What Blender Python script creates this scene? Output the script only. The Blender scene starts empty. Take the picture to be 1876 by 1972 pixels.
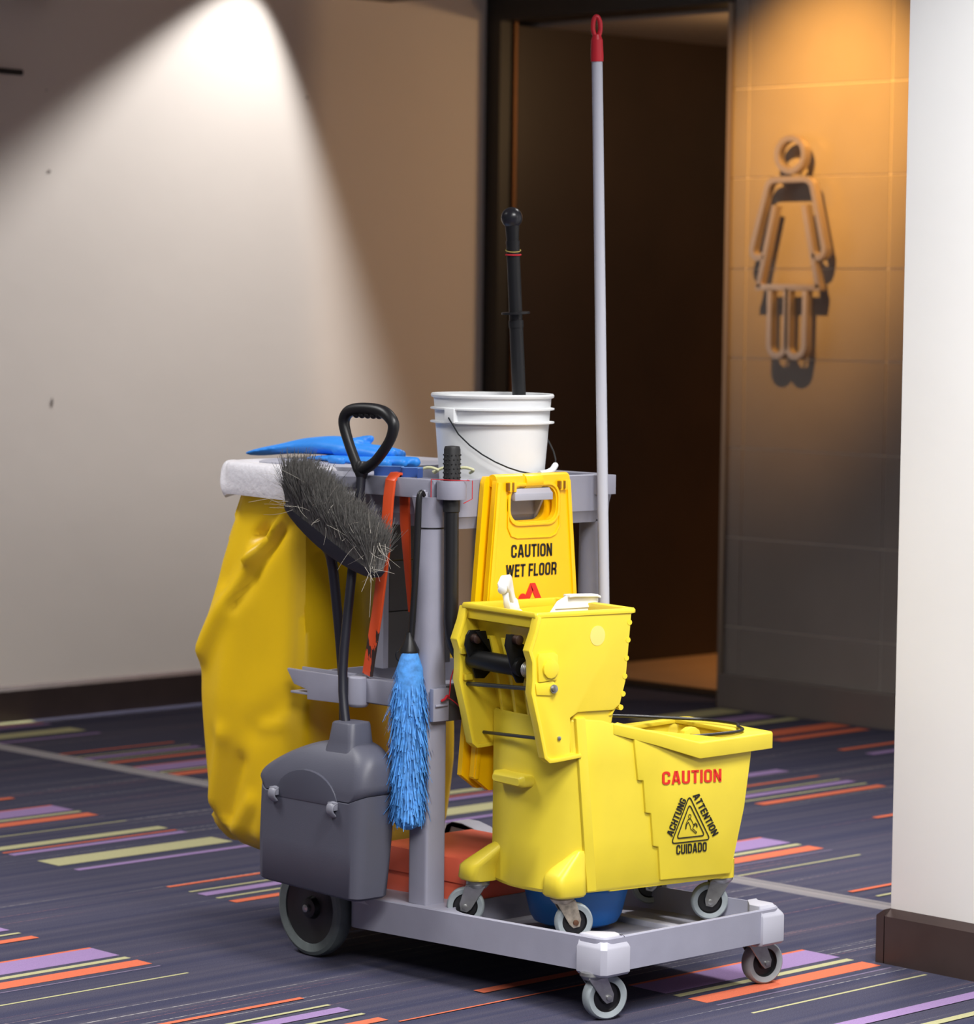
import bpy, bmesh, math, random
from mathutils import Vector, Matrix, Euler
random.seed(7)
R = math.radians
PI = math.pi
SC = bpy.context.scene
COL = SC.collection

# ------------------------------------------------------------------ camera
F_PX, HOR, ROLL, TH = 6051.0, 592.8, -0.0128, 0.8021
pit = math.atan((986 - HOR) / F_PX)
def room(v):            # camera-heading frame -> room frame (x across cart, y along cart)
    return Vector((v[0]*math.sin(TH) + v[1]*math.cos(TH), -v[0]*math.cos(TH) + v[1]*math.sin(TH), v[2]))
fw = Vector((0, math.cos(pit), -math.sin(pit)))
rt0 = Vector((1, 0, 0))
up0 = rt0.cross(fw)
cr, sr = math.cos(ROLL), math.sin(ROLL)
rt, up = cr*rt0 - sr*up0, cr*up0 + sr*rt0
RT, UP, FW = room(rt), room(up), room(fw)
cam_d = bpy.data.cameras.new('camera')
cam = bpy.data.objects.new('camera', cam_d)
COL.objects.link(cam)
CAMPOS = Vector((-4.2166, -4.0308, 1.33))
m = Matrix((RT, UP, -FW)).transposed().to_4x4()
m.translation = CAMPOS
cam.matrix_world = m
cam_d.sensor_fit = 'HORIZONTAL'
cam_d.sensor_width = 36
cam_d.lens = 36 * F_PX / 1876
cam_d.clip_end = 60
cam_d.dof.use_dof = True
cam_d.dof.focus_distance = 5.95
cam_d.dof.aperture_fstop = 5.6
SC.camera = cam

# ------------------------------------------------------------------ exposure, world, lights
SC.view_settings.view_transform = 'Standard'
SC.view_settings.look = 'None'
SC.view_settings.gamma = 1
SC.view_settings.use_curve_mapping = False
SC.view_settings.exposure = 0.0
W = bpy.data.worlds.new('world')
SC.world = W
W.use_nodes = True
W.node_tree.nodes['Background'].inputs[0].default_value = (0.93, 0.96, 1.0, 1)
W.node_tree.nodes['Background'].inputs[1].default_value = 0.17

def lamp(name, kind, loc, target, energy, color=(1, 1, 1), **kw):
    d = bpy.data.lights.new(name, kind)
    d.energy = energy
    d.color = color
    for k, v in kw.items():
        setattr(d, k, v)
    o = bpy.data.objects.new(name, d)
    COL.objects.link(o)
    o.location = loc
    o.rotation_euler = (Vector(target) - Vector(loc)).to_track_quat('-Z', 'Y').to_euler()
    return o
# ceiling light panels of the lobby
def panel(x, y, size, energy, spread, color=(1, 0.985, 0.965)):
    o = lamp('lobby_light', 'AREA', (x, y, 2.78), (x, y, 0), energy, color, shape='RECTANGLE', size=size, size_y=size)
    o.data.spread = R(spread)
panel(-0.35, -1.35, 0.9, 92, 138)
panel(1.75, 0.75, 0.45, 38, 100, (1, 0.98, 0.95))
panel(-2.6, -2.6, 1.4, 235, 145)
panel(-1.3, 1.9, 0.9, 52, 116)
lamp('pillar_spot', 'SPOT', (-0.15, -0.75, 2.78), (0.82, -0.22, 1.65), 72, (0.97, 0.99, 1), spot_size=R(46), spot_blend=0.9, shadow_soft_size=0.08)
# wall washer over the pale wall
def falloff(o, strength, wall_axis=None):
    d = o.data
    d.use_nodes = True
    nt = d.node_tree
    em = nt.nodes['Emission']
    lf = nt.nodes.new('ShaderNodeLightFalloff')
    lf.inputs['Strength'].default_value = strength
    nt.links.new(lf.outputs['Constant'], em.inputs['Strength'])
    return nt, em, lf
wash = lamp('wall_washer', 'SPOT', (2.62, 3.98, 2.57), (2.62 - 0.285, 4.0, 1.57), 10, (1, 0.98, 0.965),
            spot_size=R(82), spot_blend=0.55, shadow_soft_size=0.008)
falloff(wash, 19)
# warm picture light on the sign wall
warm = lamp('sign_spot', 'SPOT', (2.60, 2.28, 2.77), (3.665, 2.56, 1.86), 360, (1, 0.47, 0.10),
            spot_size=R(50), spot_blend=1.0, shadow_soft_size=0.025)
# warm lamp inside the corridor
lamp('corridor_lamp', 'POINT', (5.0, 1.6, 2.2), (5, 1.6, 0), 62, (1, 0.62, 0.3), shadow_soft_size=0.08)

lamp('doorway_bounce_fill', 'POINT', (3.98, 3.1, 2.05), (3.98, 3.1, 0), 3.4, (1, 0.56, 0.22), shadow_soft_size=0.06)  # added fill, stands in for warm bounce off the sign wall

# ------------------------------------------------------------------ materials
MATS = {}
def mat(name, color, rough=0.5, metal=0.0, spec=0.5, noise=0.0, nscale=8.0, bump=0.0, bscale=200.0, transm=0.0, alpha=1.0, coat=0.0, sss=0.0, emit=None):
    if name in MATS:
        return MATS[name]
    M = bpy.data.materials.new(name)
    M.use_nodes = True
    nt = M.node_tree
    b = nt.nodes['Principled BSDF']
    b.inputs['Base Color'].default_value = (*color, 1)
    b.inputs['Roughness'].default_value = rough
    b.inputs['Metallic'].default_value = metal
    b.inputs['Specular IOR Level'].default_value = spec
    b.inputs['Transmission Weight'].default_value = transm
    b.inputs['Alpha'].default_value = alpha
    b.inputs['Coat Weight'].default_value = coat
    if sss:
        b.inputs['Subsurface Weight'].default_value = sss
        b.inputs['Subsurface Radius'].default_value = (0.02, 0.02, 0.015)
    tc = nt.nodes.new('ShaderNodeTexCoord')
    if noise:
        n = nt.nodes.new('ShaderNodeTexNoise')
        n.inputs['Scale'].default_value = nscale
        n.inputs['Detail'].default_value = 5
        nt.links.new(tc.outputs['Object'], n.inputs['Vector'])
        mr = nt.nodes.new('ShaderNodeMapRange')
        mr.inputs['From Min'].default_value = 0.3
        mr.inputs['From Max'].default_value = 0.7
        mr.inputs['To Min'].default_value = 1 - noise
        mr.inputs['To Max'].default_value = 1 + noise
        nt.links.new(n.outputs['Fac'], mr.inputs['Value'])
        mx = nt.nodes.new('ShaderNodeMix')
        mx.data_type = 'RGBA'
        mx.blend_type = 'MULTIPLY'
        mx.inputs[0].default_value = 1
        mx.inputs[6].default_value = (*color, 1)
        nt.links.new(mr.outputs[0], mx.inputs[7])
        nt.links.new(mx.outputs[2], b.inputs['Base Color'])
    if bump:
        n2 = nt.nodes.new('ShaderNodeTexNoise')
        n2.inputs['Scale'].default_value = bscale
        n2.inputs['Detail'].default_value = 3
        nt.links.new(tc.outputs['Object'], n2.inputs['Vector'])
        bp = nt.nodes.new('ShaderNodeBump')
        bp.inputs['Strength'].default_value = bump
        bp.inputs['Distance'].default_value = 0.002
        nt.links.new(n2.outputs['Fac'], bp.inputs['Height'])
        nt.links.new(bp.outputs[0], b.inputs['Normal'])
    MATS[name] = M
    return M
def srgb(r, g, b):
    f = lambda c: (c/255/12.92 if c/255 <= 0.04045 else ((c/255 + 0.055)/1.055)**2.4)
    return (f(r), f(g), f(b))

GREY = mat('cart_grey_plastic', srgb(145, 145, 160), 0.5, noise=0.05, nscale=14, bump=0.05, bscale=300)
GREYL = mat('pale_grey_plastic', srgb(170, 170, 182), 0.45, noise=0.05)
DARKGREY = mat('dark_grey_plastic', srgb(78, 79, 92), 0.5, noise=0.05, bump=0.08, bscale=350)
PANEL = mat('charcoal_panel', srgb(70, 68, 70), 0.5)
BLACK = mat('black_plastic', srgb(22, 22, 25), 0.4)
PITCH = mat('black_steel', srgb(9, 9, 9), 0.5, spec=0.25)
NAVY = mat('dark_navy_plastic', srgb(26, 26, 37), 0.45)
STEEL = mat('zinc_steel', srgb(165, 165, 165), 0.35, 0.9, noise=0.15, nscale=60)
RUST = mat('rusty_zinc', srgb(150, 140, 128), 0.5, 0.5, noise=0.45, nscale=70)
BOLT = mat('rusty_bolt', srgb(92, 60, 42), 0.6, 0.4)
TYRE = mat('grey_rubber_tyre', srgb(138, 146, 150), 0.55, noise=0.1, nscale=50)
TYRED = mat('grey_rubber_large_tyre', srgb(94, 101, 101), 0.6, noise=0.12, nscale=40)
YEL = mat('bucket_yellow', srgb(222, 200, 54), 0.42, noise=0.05, nscale=9, sss=0.0)
YELW = mat('wringer_yellow', srgb(230, 204, 50), 0.38, noise=0.04, nscale=9)
SIGNY = mat('sign_yellow', srgb(252, 196, 4), 0.35, noise=0.03)
RED = mat('print_red', srgb(214, 40, 24), 0.5)
INK = mat('print_black', srgb(24, 22, 18), 0.5)
BAGY = mat('yellow_vinyl', srgb(228, 186, 10), 0.42, noise=0.05, nscale=6, bump=0.12, bscale=30)
WHITE = mat('white_plastic', srgb(228, 230, 232), 0.4, noise=0.03, nscale=12)
CREAM = mat('milky_plastic', srgb(238, 236, 222), 0.35, sss=0.0)
ALU = mat('white_painted_pole', srgb(196, 198, 210), 0.35)
REDP = mat('red_plastic', srgb(205, 38, 52), 0.4)
BLUE = mat('blue_plastic_basin', srgb(10, 98, 178), 0.4, noise=0.04)
GLOVE = mat('blue_rubber', srgb(44, 138, 232), 0.5, noise=0.05, nscale=25, bump=0.1, bscale=120)
CLOTHD = mat('dark_blue_cloth', srgb(40, 72, 140), 0.85)
CLOTHL = mat('pale_blue_cloth', srgb(96, 134, 196), 0.85)
DUST = mat('blue_fibre', srgb(72, 140, 212), 0.7, noise=0.3, nscale=90)
BRIS = mat('grey_bristle', srgb(100, 98, 95), 0.7, noise=0.25, nscale=120)
BRISL = mat('pale_stray_bristle', srgb(196, 190, 178), 0.6)
REDBOX = mat('red_lacquer_box', srgb(230, 104, 78), 0.4, spec=0.8, noise=0.05)
LINERM = mat('translucent_film', srgb(236, 234, 240), 0.28, alpha=0.82, bump=1.0, bscale=75)
STRING = mat('red_string', srgb(196, 30, 44), 0.7)
RUBY = mat('yellow_rubber', srgb(190, 170, 90), 0.6)
WIRE = mat('dark_wire', srgb(48, 52, 54), 0.35, 0.7)
SIGNM = mat('brushed_bronze', srgb(196, 184, 176), 0.42, 0.85)
PALE = mat('pale_cord', srgb(205, 205, 165), 0.7)
STICK = mat('clear_sticker', srgb(232, 210, 112), 0.25)

def orange_paint():
    M = bpy.data.materials.new('worn_orange_paint')
    M.use_nodes = True
    nt = M.node_tree
    b = nt.nodes['Principled BSDF']
    tc = nt.nodes.new('ShaderNodeTexCoord')
    mp = nt.nodes.new('ShaderNodeMapping')
    mp.inputs['Scale'].default_value = (60, 60, 16)
    n = nt.nodes.new('ShaderNodeTexNoise')
    n.inputs['Scale'].default_value = 1.0
    n.inputs['Detail'].default_value = 4
    nt.links.new(tc.outputs['Object'], mp.inputs[0])
    nt.links.new(mp.outputs[0], n.inputs['Vector'])
    sx = nt.nodes.new('ShaderNodeSeparateXYZ')
    nt.links.new(tc.outputs['Object'], sx.inputs[0])
    mr = nt.nodes.new('ShaderNodeMapRange')      # paint worn away towards the tips
    mr.inputs['From Min'].default_value = 0.62
    mr.inputs['From Max'].default_value = 0.82
    mr.inputs['To Min'].default_value = 0.56
    mr.inputs['To Max'].default_value = 0.05
    nt.links.new(sx.outputs['Z'], mr.inputs['Value'])
    lt = nt.nodes.new('ShaderNodeMath')
    lt.operation = 'LESS_THAN'
    nt.links.new(n.outputs['Fac'], lt.inputs[0])
    nt.links.new(mr.outputs[0], lt.inputs[1])
    mx = nt.nodes.new('ShaderNodeMix')
    mx.data_type = 'RGBA'
    mx.inputs[6].default_value = (*srgb(222, 84, 44), 1)
    mx.inputs[7].default_value = (*srgb(62, 46, 40), 1)
    nt.links.new(lt.outputs[0], mx.inputs[0])
    nt.links.new(mx.outputs[2], b.inputs['Base Color'])
    b.inputs['Roughness'].default_value = 0.3
    return M
ORANGE = orange_paint()

def carpet_mat():
    M = bpy.data.materials.new('dark_carpet')
    M.use_nodes = True
    nt = M.node_tree
    b = nt.nodes['Principled BSDF']
    b.inputs['Roughness'].default_value = 0.95
    b.inputs['Specular IOR Level'].default_value = 0.1
    tc = nt.nodes.new('ShaderNodeTexCoord')
    def noise(scale, vec, detail=2):
        mp = nt.nodes.new('ShaderNodeMapping')
        mp.inputs['Scale'].default_value = vec
        nt.links.new(tc.outputs['Object'], mp.inputs[0])
        n = nt.nodes.new('ShaderNodeTexNoise')
        n.inputs['Scale'].default_value = scale
        n.inputs['Detail'].default_value = detail
        nt.links.new(mp.outputs[0], n.inputs['Vector'])
        return n.outputs['Fac']
    def ramp(fac, p0, c0, p1, c1):
        r = nt.nodes.new('ShaderNodeValToRGB')
        r.color_ramp.elements[0].position = p0
        r.color_ramp.elements[0].color = (*c0, 1)
        r.color_ramp.elements[1].position = p1
        r.color_ramp.elements[1].color = (*c1, 1)
        nt.links.new(fac, r.inputs[0])
        return r.outputs[0]
    base = ramp(noise(1.0, (0.25, 26, 1), 3), 0.38, srgb(56, 57, 77), 0.62, srgb(70, 68, 83))
    grain = ramp(noise(420, (1, 1, 1), 2), 0.3, (0.72,)*3, 0.7, (1.25,)*3)
    lines = ramp(noise(1.0, (0.55, 150, 1), 0), 0.735, (0, 0, 0), 0.775, (.75, .75, .75))
    dash = ramp(noise(1.0, (90, 4, 1), 0), 0.4, (0.3,)*3, 0.55, (0.8,)*3)
    hue = ramp(noise(1.0, (0.5, 17, 1), 0), 0.45, srgb(190, 186, 180), 0.5, srgb(160, 110, 110))
    def mix(kind, fac, a, c):
        mx = nt.nodes.new('ShaderNodeMix')
        mx.data_type = 'RGBA'
        mx.blend_type = kind
        if isinstance(fac, float):
            mx.inputs[0].default_value = fac
        else:
            nt.links.new(fac, mx.inputs[0])
        nt.links.new(a, mx.inputs[6])
        nt.links.new(c, mx.inputs[7])
        return mx.outputs[2]
    lm = mix('MULTIPLY', 1.0, lines, dash)
    c1 = mix('MIX', lm, base, hue)
    c2 = mix('MULTIPLY', 1.0, c1, grain)
    nt.links.new(c2, b.inputs['Base Color'])
    return M
CARPET = carpet_mat()
CP = mat('carpet_purple', srgb(138, 115, 157), 0.95, spec=0.1, noise=0.12, nscale=400)
CY = mat('carpet_yellow', srgb(164, 161, 124), 0.95, spec=0.1, noise=0.12, nscale=400)
CO = mat('carpet_orange', srgb(194, 101, 75), 0.95, spec=0.1, noise=0.12, nscale=400)
CT = mat('carpet_grey_violet', srgb(112, 102, 124), 0.95, spec=0.1, noise=0.12, nscale=400)

PLASTER = mat('cream_plaster', srgb(222, 214, 206), 0.75, noise=0.025, nscale=1.6, bump=0.12, bscale=9)
PLASTERP = mat('white_plaster', srgb(243, 242, 240), 0.7, noise=0.015, nscale=3, bump=0.15, bscale=14)
SKIRT = mat('dark_brown_skirting', srgb(58, 46, 44), 0.45, noise=0.15, nscale=10)
SKIRTG = mat('grey_stone_skirting', srgb(112, 104, 100), 0.5, noise=0.05)
TRIMM = mat('metal_floor_strip', srgb(146, 142, 146), 0.4, 0.3)
DARKW = mat('dark_brown_lacquer', srgb(47, 34, 26), 0.3, noise=0.15, nscale=3)
FRAME = mat('black_door_frame', srgb(24, 21, 20), 0.4)
BRASS = mat('bronze_edge', srgb(120, 84, 56), 0.35, 0.7)
SOFFIT = mat('corridor_soffit', srgb(138, 130, 124), 0.8)
CORFLOOR = mat('corridor_stone', srgb(196, 160, 124), 0.4, noise=0.05)
CEILM = mat('ceiling_white', srgb(205, 203, 200), 0.9)

def tile_mat():
    M = bpy.data.materials.new('grey_wall_tile')
    M.use_nodes = True
    nt = M.node_tree
    b = nt.nodes['Principled BSDF']
    b.inputs['Roughness'].default_value = 0.42
    tc = nt.nodes.new('ShaderNodeTexCoord')
    n = nt.nodes.new('ShaderNodeTexNoise')
    n.inputs['Scale'].default_value = 3
    n.inputs['Detail'].default_value = 5
    nt.links.new(tc.outputs['Object'], n.inputs['Vector'])
    r = nt.nodes.new('ShaderNodeValToRGB')
    r.color_ramp.elements[0].position = 0.3
    r.color_ramp.elements[0].color = (*srgb(132, 126, 121), 1)
    r.color_ramp.elements[1].position = 0.7
    r.color_ramp.elements[1].color = (*srgb(140, 134, 129), 1)
    nt.links.new(n.outputs['Fac'], r.inputs[0])
    nt.links.new(r.outputs[0], b.inputs['Base Color'])
    return M
TILE = tile_mat()
GROUT = mat('pale_grout', srgb(222, 214, 204), 0.7)

# ------------------------------------------------------------------ mesh builder
class MB:
    def __init__(s):
        s.v, s.f, s.mi, s.m = [], [], [], 0
    def add(s, v, f):
        o = len(s.v)
        s.v += [Vector(p) for p in v]
        s.f += [[i + o for i in q] for q in f]
        s.mi += [s.m]*len(f)
        return s
    def box(s, x, y, z, M=None):
        v = [Vector((a, b, c)) for a in x for b in y for c in z]
        if M:
            v = [M @ p for p in v]
        return s.add(v, [(0,1,3,2),(4,6,7,5),(0,4,5,1),(2,3,7,6),(0,2,6,4),(1,5,7,3)])
    def loft(s, rings, cap=True, closed_u=False):
        n = len(rings[0])
        v = [p for r in rings for p in r]
        f = []
        k = len(rings)
        for i in range(k if closed_u else k - 1):
            a, b = i*n, ((i + 1) % k)*n
            for j in range(n):
                f.append((a + j, a + (j+1) % n, b + (j+1) % n, b + j))
        if cap and not closed_u:
            f.append(tuple(range(n - 1, -1, -1)))
            f.append(tuple((k-1)*n + j for j in range(n)))
        return s.add(v, f)
    def prism(s, poly, a, b, axis):
        """poly of 2-D points extruded from a to b along axis 0/1/2"""
        def P(p, t):
            return {0: (t, p[0], p[1]), 1: (p[0], t, p[1]), 2: (p[0], p[1], t)}[axis]
        return s.loft([[P(p, a) for p in poly], [P(p, b) for p in poly]])
    def tube(s, pts, r, n=12, cap=True, smooth=0, closed=False, flat=None, upv=None):
        """sweep; r float / list of radii or (a,b) pairs; flat scales second axis"""
        pts = [Vector(p) for p in pts]
        rs = list(r) if isinstance(r, (list, tuple)) and len(r) == len(pts) else [r]*len(pts)
        rs = [q if isinstance(q, (list, tuple)) else (q, q*(flat or 1)) for q in rs]
        if smooth:
            P2, R2 = [], []
            N = len(pts)
            for i in range(N if closed else N - 1):
                if closed:
                    p0, p1, p2, p3 = pts[i-1], pts[i], pts[(i+1) % N], pts[(i+2) % N]
                else:
                    p0, p1, p2, p3 = pts[max(i-1, 0)], pts[i], pts[i+1], pts[min(i+2, N-1)]
                ra, rb = rs[i], rs[(i+1) % N]
                for k in range(smooth):
                    t = k/smooth
                    P2.append(0.5*((2*p1) + (p2-p0)*t + (2*p0-5*p1+4*p2-p3)*t*t + (3*p1-p0-3*p2+p3)*t**3))
                    R2.append((ra[0] + (rb[0]-ra[0])*t, ra[1] + (rb[1]-ra[1])*t))
            if not closed:
                P2.append(pts[-1]); R2.append(rs[-1])
            pts, rs = P2, R2
        N = len(pts)
        rings = []
        nv = None
        for i, p in enumerate(pts):
            a = pts[(i-1) % N] if (closed or i > 0) else p
            b = pts[(i+1) % N] if (closed or i < N-1) else p
            t = (b - a)
            if t.length < 1e-9:
                t = Vector((0, 0, 1))
            t.normalize()
            if nv is None:
                u = Vector(upv) if upv else (Vector((0, 0, 1)) if abs(t.z) < 0.9 else Vector((1, 0, 0)))
                nv = (u - t*u.dot(t)).normalized()
            else:
                nv = (nv - t*nv.dot(t))
                nv.normalize()
            bn = t.cross(nv)
            rings.append([p + nv*(math.sin(2*PI*j/n)*rs[i][1]) + bn*(math.cos(2*PI*j/n)*rs[i][0]) for j in range(n)])
        return s.loft(rings, cap and not closed, closed)
    def lathe(s, prof, c=(0, 0, 0), n=32, axis=2, cap=True, M=None):
        c = Vector(c)
        rings = []
        for r, h in prof:
            ring = []
            for j in range(n):
                a = 2*PI*j/n
                if axis == 2: q = Vector((r*math.cos(a), r*math.sin(a), h))
                elif axis == 0: q = Vector((h, r*math.cos(a), r*math.sin(a)))
                else: q = Vector((r*math.sin(a), h, r*math.cos(a)))
                if M: q = M @ q
                ring.append(c + q)
            rings.append(ring)
        return s.loft(rings, cap)
    def sphere(s, c, r, n=16, sc=(1, 1, 1)):
        prof = [(max(1e-4, r*math.sin(PI*i/10)), -r*math.cos(PI*i/10)) for i in range(11)]
        M = Matrix.Diagonal((*sc,)).to_4x4()
        return s.lathe(prof, c, n, 2, True, M)
ROOTM = {}
def rootm(o):
    while o is not None:
        if o.name in ROOTM:
            return ROOTM[o.name]
        o = o.parent
    return Matrix()
def obj(name, mb, material, parent=None, world=True, smooth=True, bevel=0.0, seg=2, sharp=38, label=None, kind=None):
    me = bpy.data.meshes.new(name)
    v = mb.v
    if parent is not None and world:
        inv = rootm(parent).inverted()
        v = [inv @ p for p in v]
    me.from_pydata([tuple(p) for p in v], [], mb.f)
    mats = material if isinstance(material, (list, tuple)) else [material]
    for q in mats:
        me.materials.append(q)
    for p, i in zip(me.polygons, mb.mi):
        p.material_index = i
    bm = bmesh.new()
    bm.from_mesh(me)
    bmesh.ops.recalc_face_normals(bm, faces=bm.faces)
    if bevel:
        es = [e for e in bm.edges if len(e.link_faces) == 2 and e.calc_face_angle(0) > R(30)]
        bmesh.ops.bevel(bm, geom=es, offset=bevel, segments=seg, profile=0.6, affect='EDGES', clamp_overlap=True)
    bm.to_mesh(me)
    bm.free()
    if smooth:
        for p in me.polygons:
            p.use_smooth = True
        me.set_sharp_from_angle(angle=R(sharp))
    o = bpy.data.objects.new(name, me)
    COL.objects.link(o)
    if parent is not None:
        o.parent = parent
    if label: o['label'] = label
    if kind: o['kind'] = kind
    return o
def thing(name, label, cat, loc=(0, 0, 0), rotz=0.0, group=None):
    o = bpy.data.objects.new(name, None)
    o.empty_display_size = 0.05
    COL.objects.link(o)
    o.location = loc
    o.rotation_euler = (0, 0, rotz)
    ROOTM[o.name] = Matrix.Translation(loc) @ Matrix.Rotation(rotz, 4, 'Z')
    return tag(o, label, cat, group)
def tag(o, label, cat, group=None):
    o['label'] = label
    o['category'] = cat
    if group: o['group'] = group
    return o
def struct(name, mb, material, **kw):
    o = obj(name, mb, material, **kw)
    o['kind'] = 'structure'
    return o
def rrect(x0, x1, y0, y1, r, n=5):
    """rounded rectangle outline, counter-clockwise"""
    out = []
    for cx, cy, a0 in ((x1-r, y1-r, 0), (x0+r, y1-r, 90), (x0+r, y0+r, 180), (x1-r, y0+r, 270)):
        for k in range(n + 1):
            a = R(a0 + 90*k/n)
            out.append((cx + r*math.cos(a), cy + r*math.sin(a)))
    return out
def letter(ch, sw):
    """stroke centre lines of a condensed block letter in a cell of height 1"""
    w_ = {'I': sw, 'W': .86, 'N': .56, 'L': .46, 'E': .48, 'F': .46, 'T': .52, 'A': .62}.get(ch, .56)
    a, c, y0, y1, r = sw/2, w_ - sw/2, sw/2, 1 - sw/2, .15
    def arc_(cx, cy, a0, a1): return [(cx + r*math.cos(R(a0 + (a1-a0)*k/5)), cy + r*math.sin(R(a0 + (a1-a0)*k/5))) for k in range(6)]
    TR, TL = arc_(c-r, y1-r, 0, 90), arc_(a+r, y1-r, 90, 180)
    BL, BR = arc_(a+r, y0+r, 180, 270), arc_(c-r, y0+r, 270, 360)
    m_ = w_/2
    P = {'O': [(TR + TL + BL + BR, True)], 'C': [([(c, .64)] + TR + TL + BL + BR + [(c, .36)], False)],
         'G': [([(c, .66)] + TR + TL + BL + BR + [(c, .46)], False), ([(m_, .46), (w_, .46)], False)],
         'U': [([(a, 1)] + BL + BR + [(c, 1)], False)], 'D': [([(a, y0), (a, y1)] + TR[::-1] + BR[::-1], True)],
         'I': [([(a, 0), (a, 1)], False)], 'T': [([(0, y1), (w_, y1)], False), ([(m_, 0), (m_, y1)], False)],
         'N': [([(a, 0), (a, 1)], False), ([(c, 0), (c, 1)], False), ([(a + .01, 1 - sw*.55), (c - .01, sw*.55)], False)],
         'A': [([(a*.9, 0), (m_ - .035, 1)], False), ([(w_ - a*.9, 0), (m_ + .035, 1)], False), ([(a + .06, .28), (c - .06, .28)], False)],
         'W': [([(a*.9, 1), (.245, 0)], False), ([(.235, 0), (m_, .96)], False), ([(m_, .96), (w_ - .235, 0)], False), ([(w_ - .245, 0), (w_ - a*.9, 1)], False)],
         'E': [([(a, 0), (a, 1)], False), ([(a, y1), (w_, y1)], False), ([(a, .51), (w_ - .03, .51)], False), ([(a, y0), (w_, y0)], False)],
         'F': [([(a, 0), (a, 1)], False), ([(a, y1), (w_, y1)], False), ([(a, .49), (w_ - .03, .49)], False)],
         'L': [([(a, 0), (a, 1)], False), ([(a, y0), (w_, y0)], False)],
         'H': [([(a, 0), (a, 1)], False), ([(c, 0), (c, 1)], False), ([(a, .5), (c, .5)], False)],
         'R': [([(a, 0), (a, 1)], False), ([(a, y1)] + TR[::-1] + arc_(c-r, .46+r, 360, 270) + [(a, .46)], False), ([(m_ - .02, .46), (c, .34), (c, 0)], False)]}
    return w_, P[ch]
def text(name, body, bl, br, tl, material, parent, world=True, bold=.17, gap=.10, th=0.0006):
    """printed block lettering fitted to the parallelogram bl-br-tl"""
    q = MB()
    x = 0
    for ch in body:
        if ch == ' ':
            x += .26; continue
        w_, strokes = letter(ch, bold)
        for pts, closed in strokes:
            bar2d(q, [(px_ + x, py_) for px_, py_ in pts], bold, 0, 1, 2, closed)
        x += w_ + gap
    xs = [p.x for p in q.v]
    x0, x1 = min(xs), max(xs)
    bl, br, tl = Vector(bl), Vector(br), Vector(tl)
    ex, ey = br - bl, tl - bl
    nn = ex.cross(ey).normalized()
    q.v = [bl + ex*((p.x - x0)/(x1 - x0)) + ey*p.y + nn*(p.z*th) for p in q.v]
    return obj(name, q, material, parent, smooth=False)
def flat_ribbon(pts, w, closed=False):
    """2-D centre line -> (left, right) offset lists with mitred joins"""
    n = len(pts)
    L, Rr = [], []
    for i in range(n):
        p = Vector(pts[i]).to_2d()
        a = Vector(pts[(i-1) % n]).to_2d() if (closed or i > 0) else None
        b = Vector(pts[(i+1) % n]).to_2d() if (closed or i < n-1) else None
        d1 = (p - a).normalized() if a is not None else (b - p).normalized()
        d2 = (b - p).normalized() if b is not None else d1
        n1, n2 = Vector((-d1.y, d1.x)), Vector((-d2.y, d2.x))
        mv = (n1 + n2)
        mv.normalize()
        k = w/2/max(0.4, mv.dot(n1))
        L.append(p + mv*k); Rr.append(p - mv*k)
    return L, Rr
def bar2d(mb, pts, w, a, b, axis, closed=False):
    """bar of rectangular section along a 2-D path, extruded a..b along axis"""
    L, Q = flat_ribbon(pts, w, closed)
    def P(p, t):
        return {0: (t, p[0], p[1]), 1: (p[0], t, p[1]), 2: (p[0], p[1], t)}[axis]
    rings = [[P(l, a), P(l, b), P(q, b), P(q, a)] for l, q in zip(L, Q)]
    mb.loft(rings, not closed, closed)

# ================================================================== SETTING
# floor: carpet with woven bars
fl = MB()
fl.add([(-6, -6, 0), (3.9, -6, 0), (3.9, 4.3, 0), (-6, 4.3, 0)], [(0, 1, 2, 3)])
S = []
def grpA(x0, x1, yo):           # yo = centre of the broad orange bar
    for c, a, b in (('o', .176, .186), ('p', .083, .176), ('y', .0455, .0650), ('o', -.0248, .0248), ('t', -.0535, -.0475), ('y', -.144, -.1365)):
        S.append((c, x0, x1, yo + a, yo + b))
grpA(.250, .780, -.0141)
grpA(-.865, -.335, .963)
grpA(.170, .700, 2.516)
grpA(1.243, 1.772, .966)
def grpB(x0, x1, yo):           # yo = centre of the broad yellow bar
    for c, a, b in (('y', .216, .257), ('o', .178, .189), ('p', .1355, .163), ('y', -.0435, .0435), ('p', -.124, -.101)):
        S.append((c, x0, x1, yo + a, yo + b))
grpB(.178, .710, 1.9975)
grpB(1.122, 1.652, 3.863)
grpB(1.25, 1.78, 1.947)
def grpC(x0, x1, yo):           # yo = centre of the purple bar
    for c, a, b in (('o', .116, .131), ('y', .039, .0495), ('p', -.0175, .0175), ('y', -.060, -.048), ('o', -.123, -.095)):
        S.append((c, x0, x1, yo + a, yo + b))
grpC(.206, .735, 1.452)
grpC(-.89, -.357, 1.416)
grpC(2.17, 2.70, 1.615)
grpC(1.262, 1.70, 3.32)
grpC(-.845, -.314, .375)
grpA(1.262, 1.79, 2.92)
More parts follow.
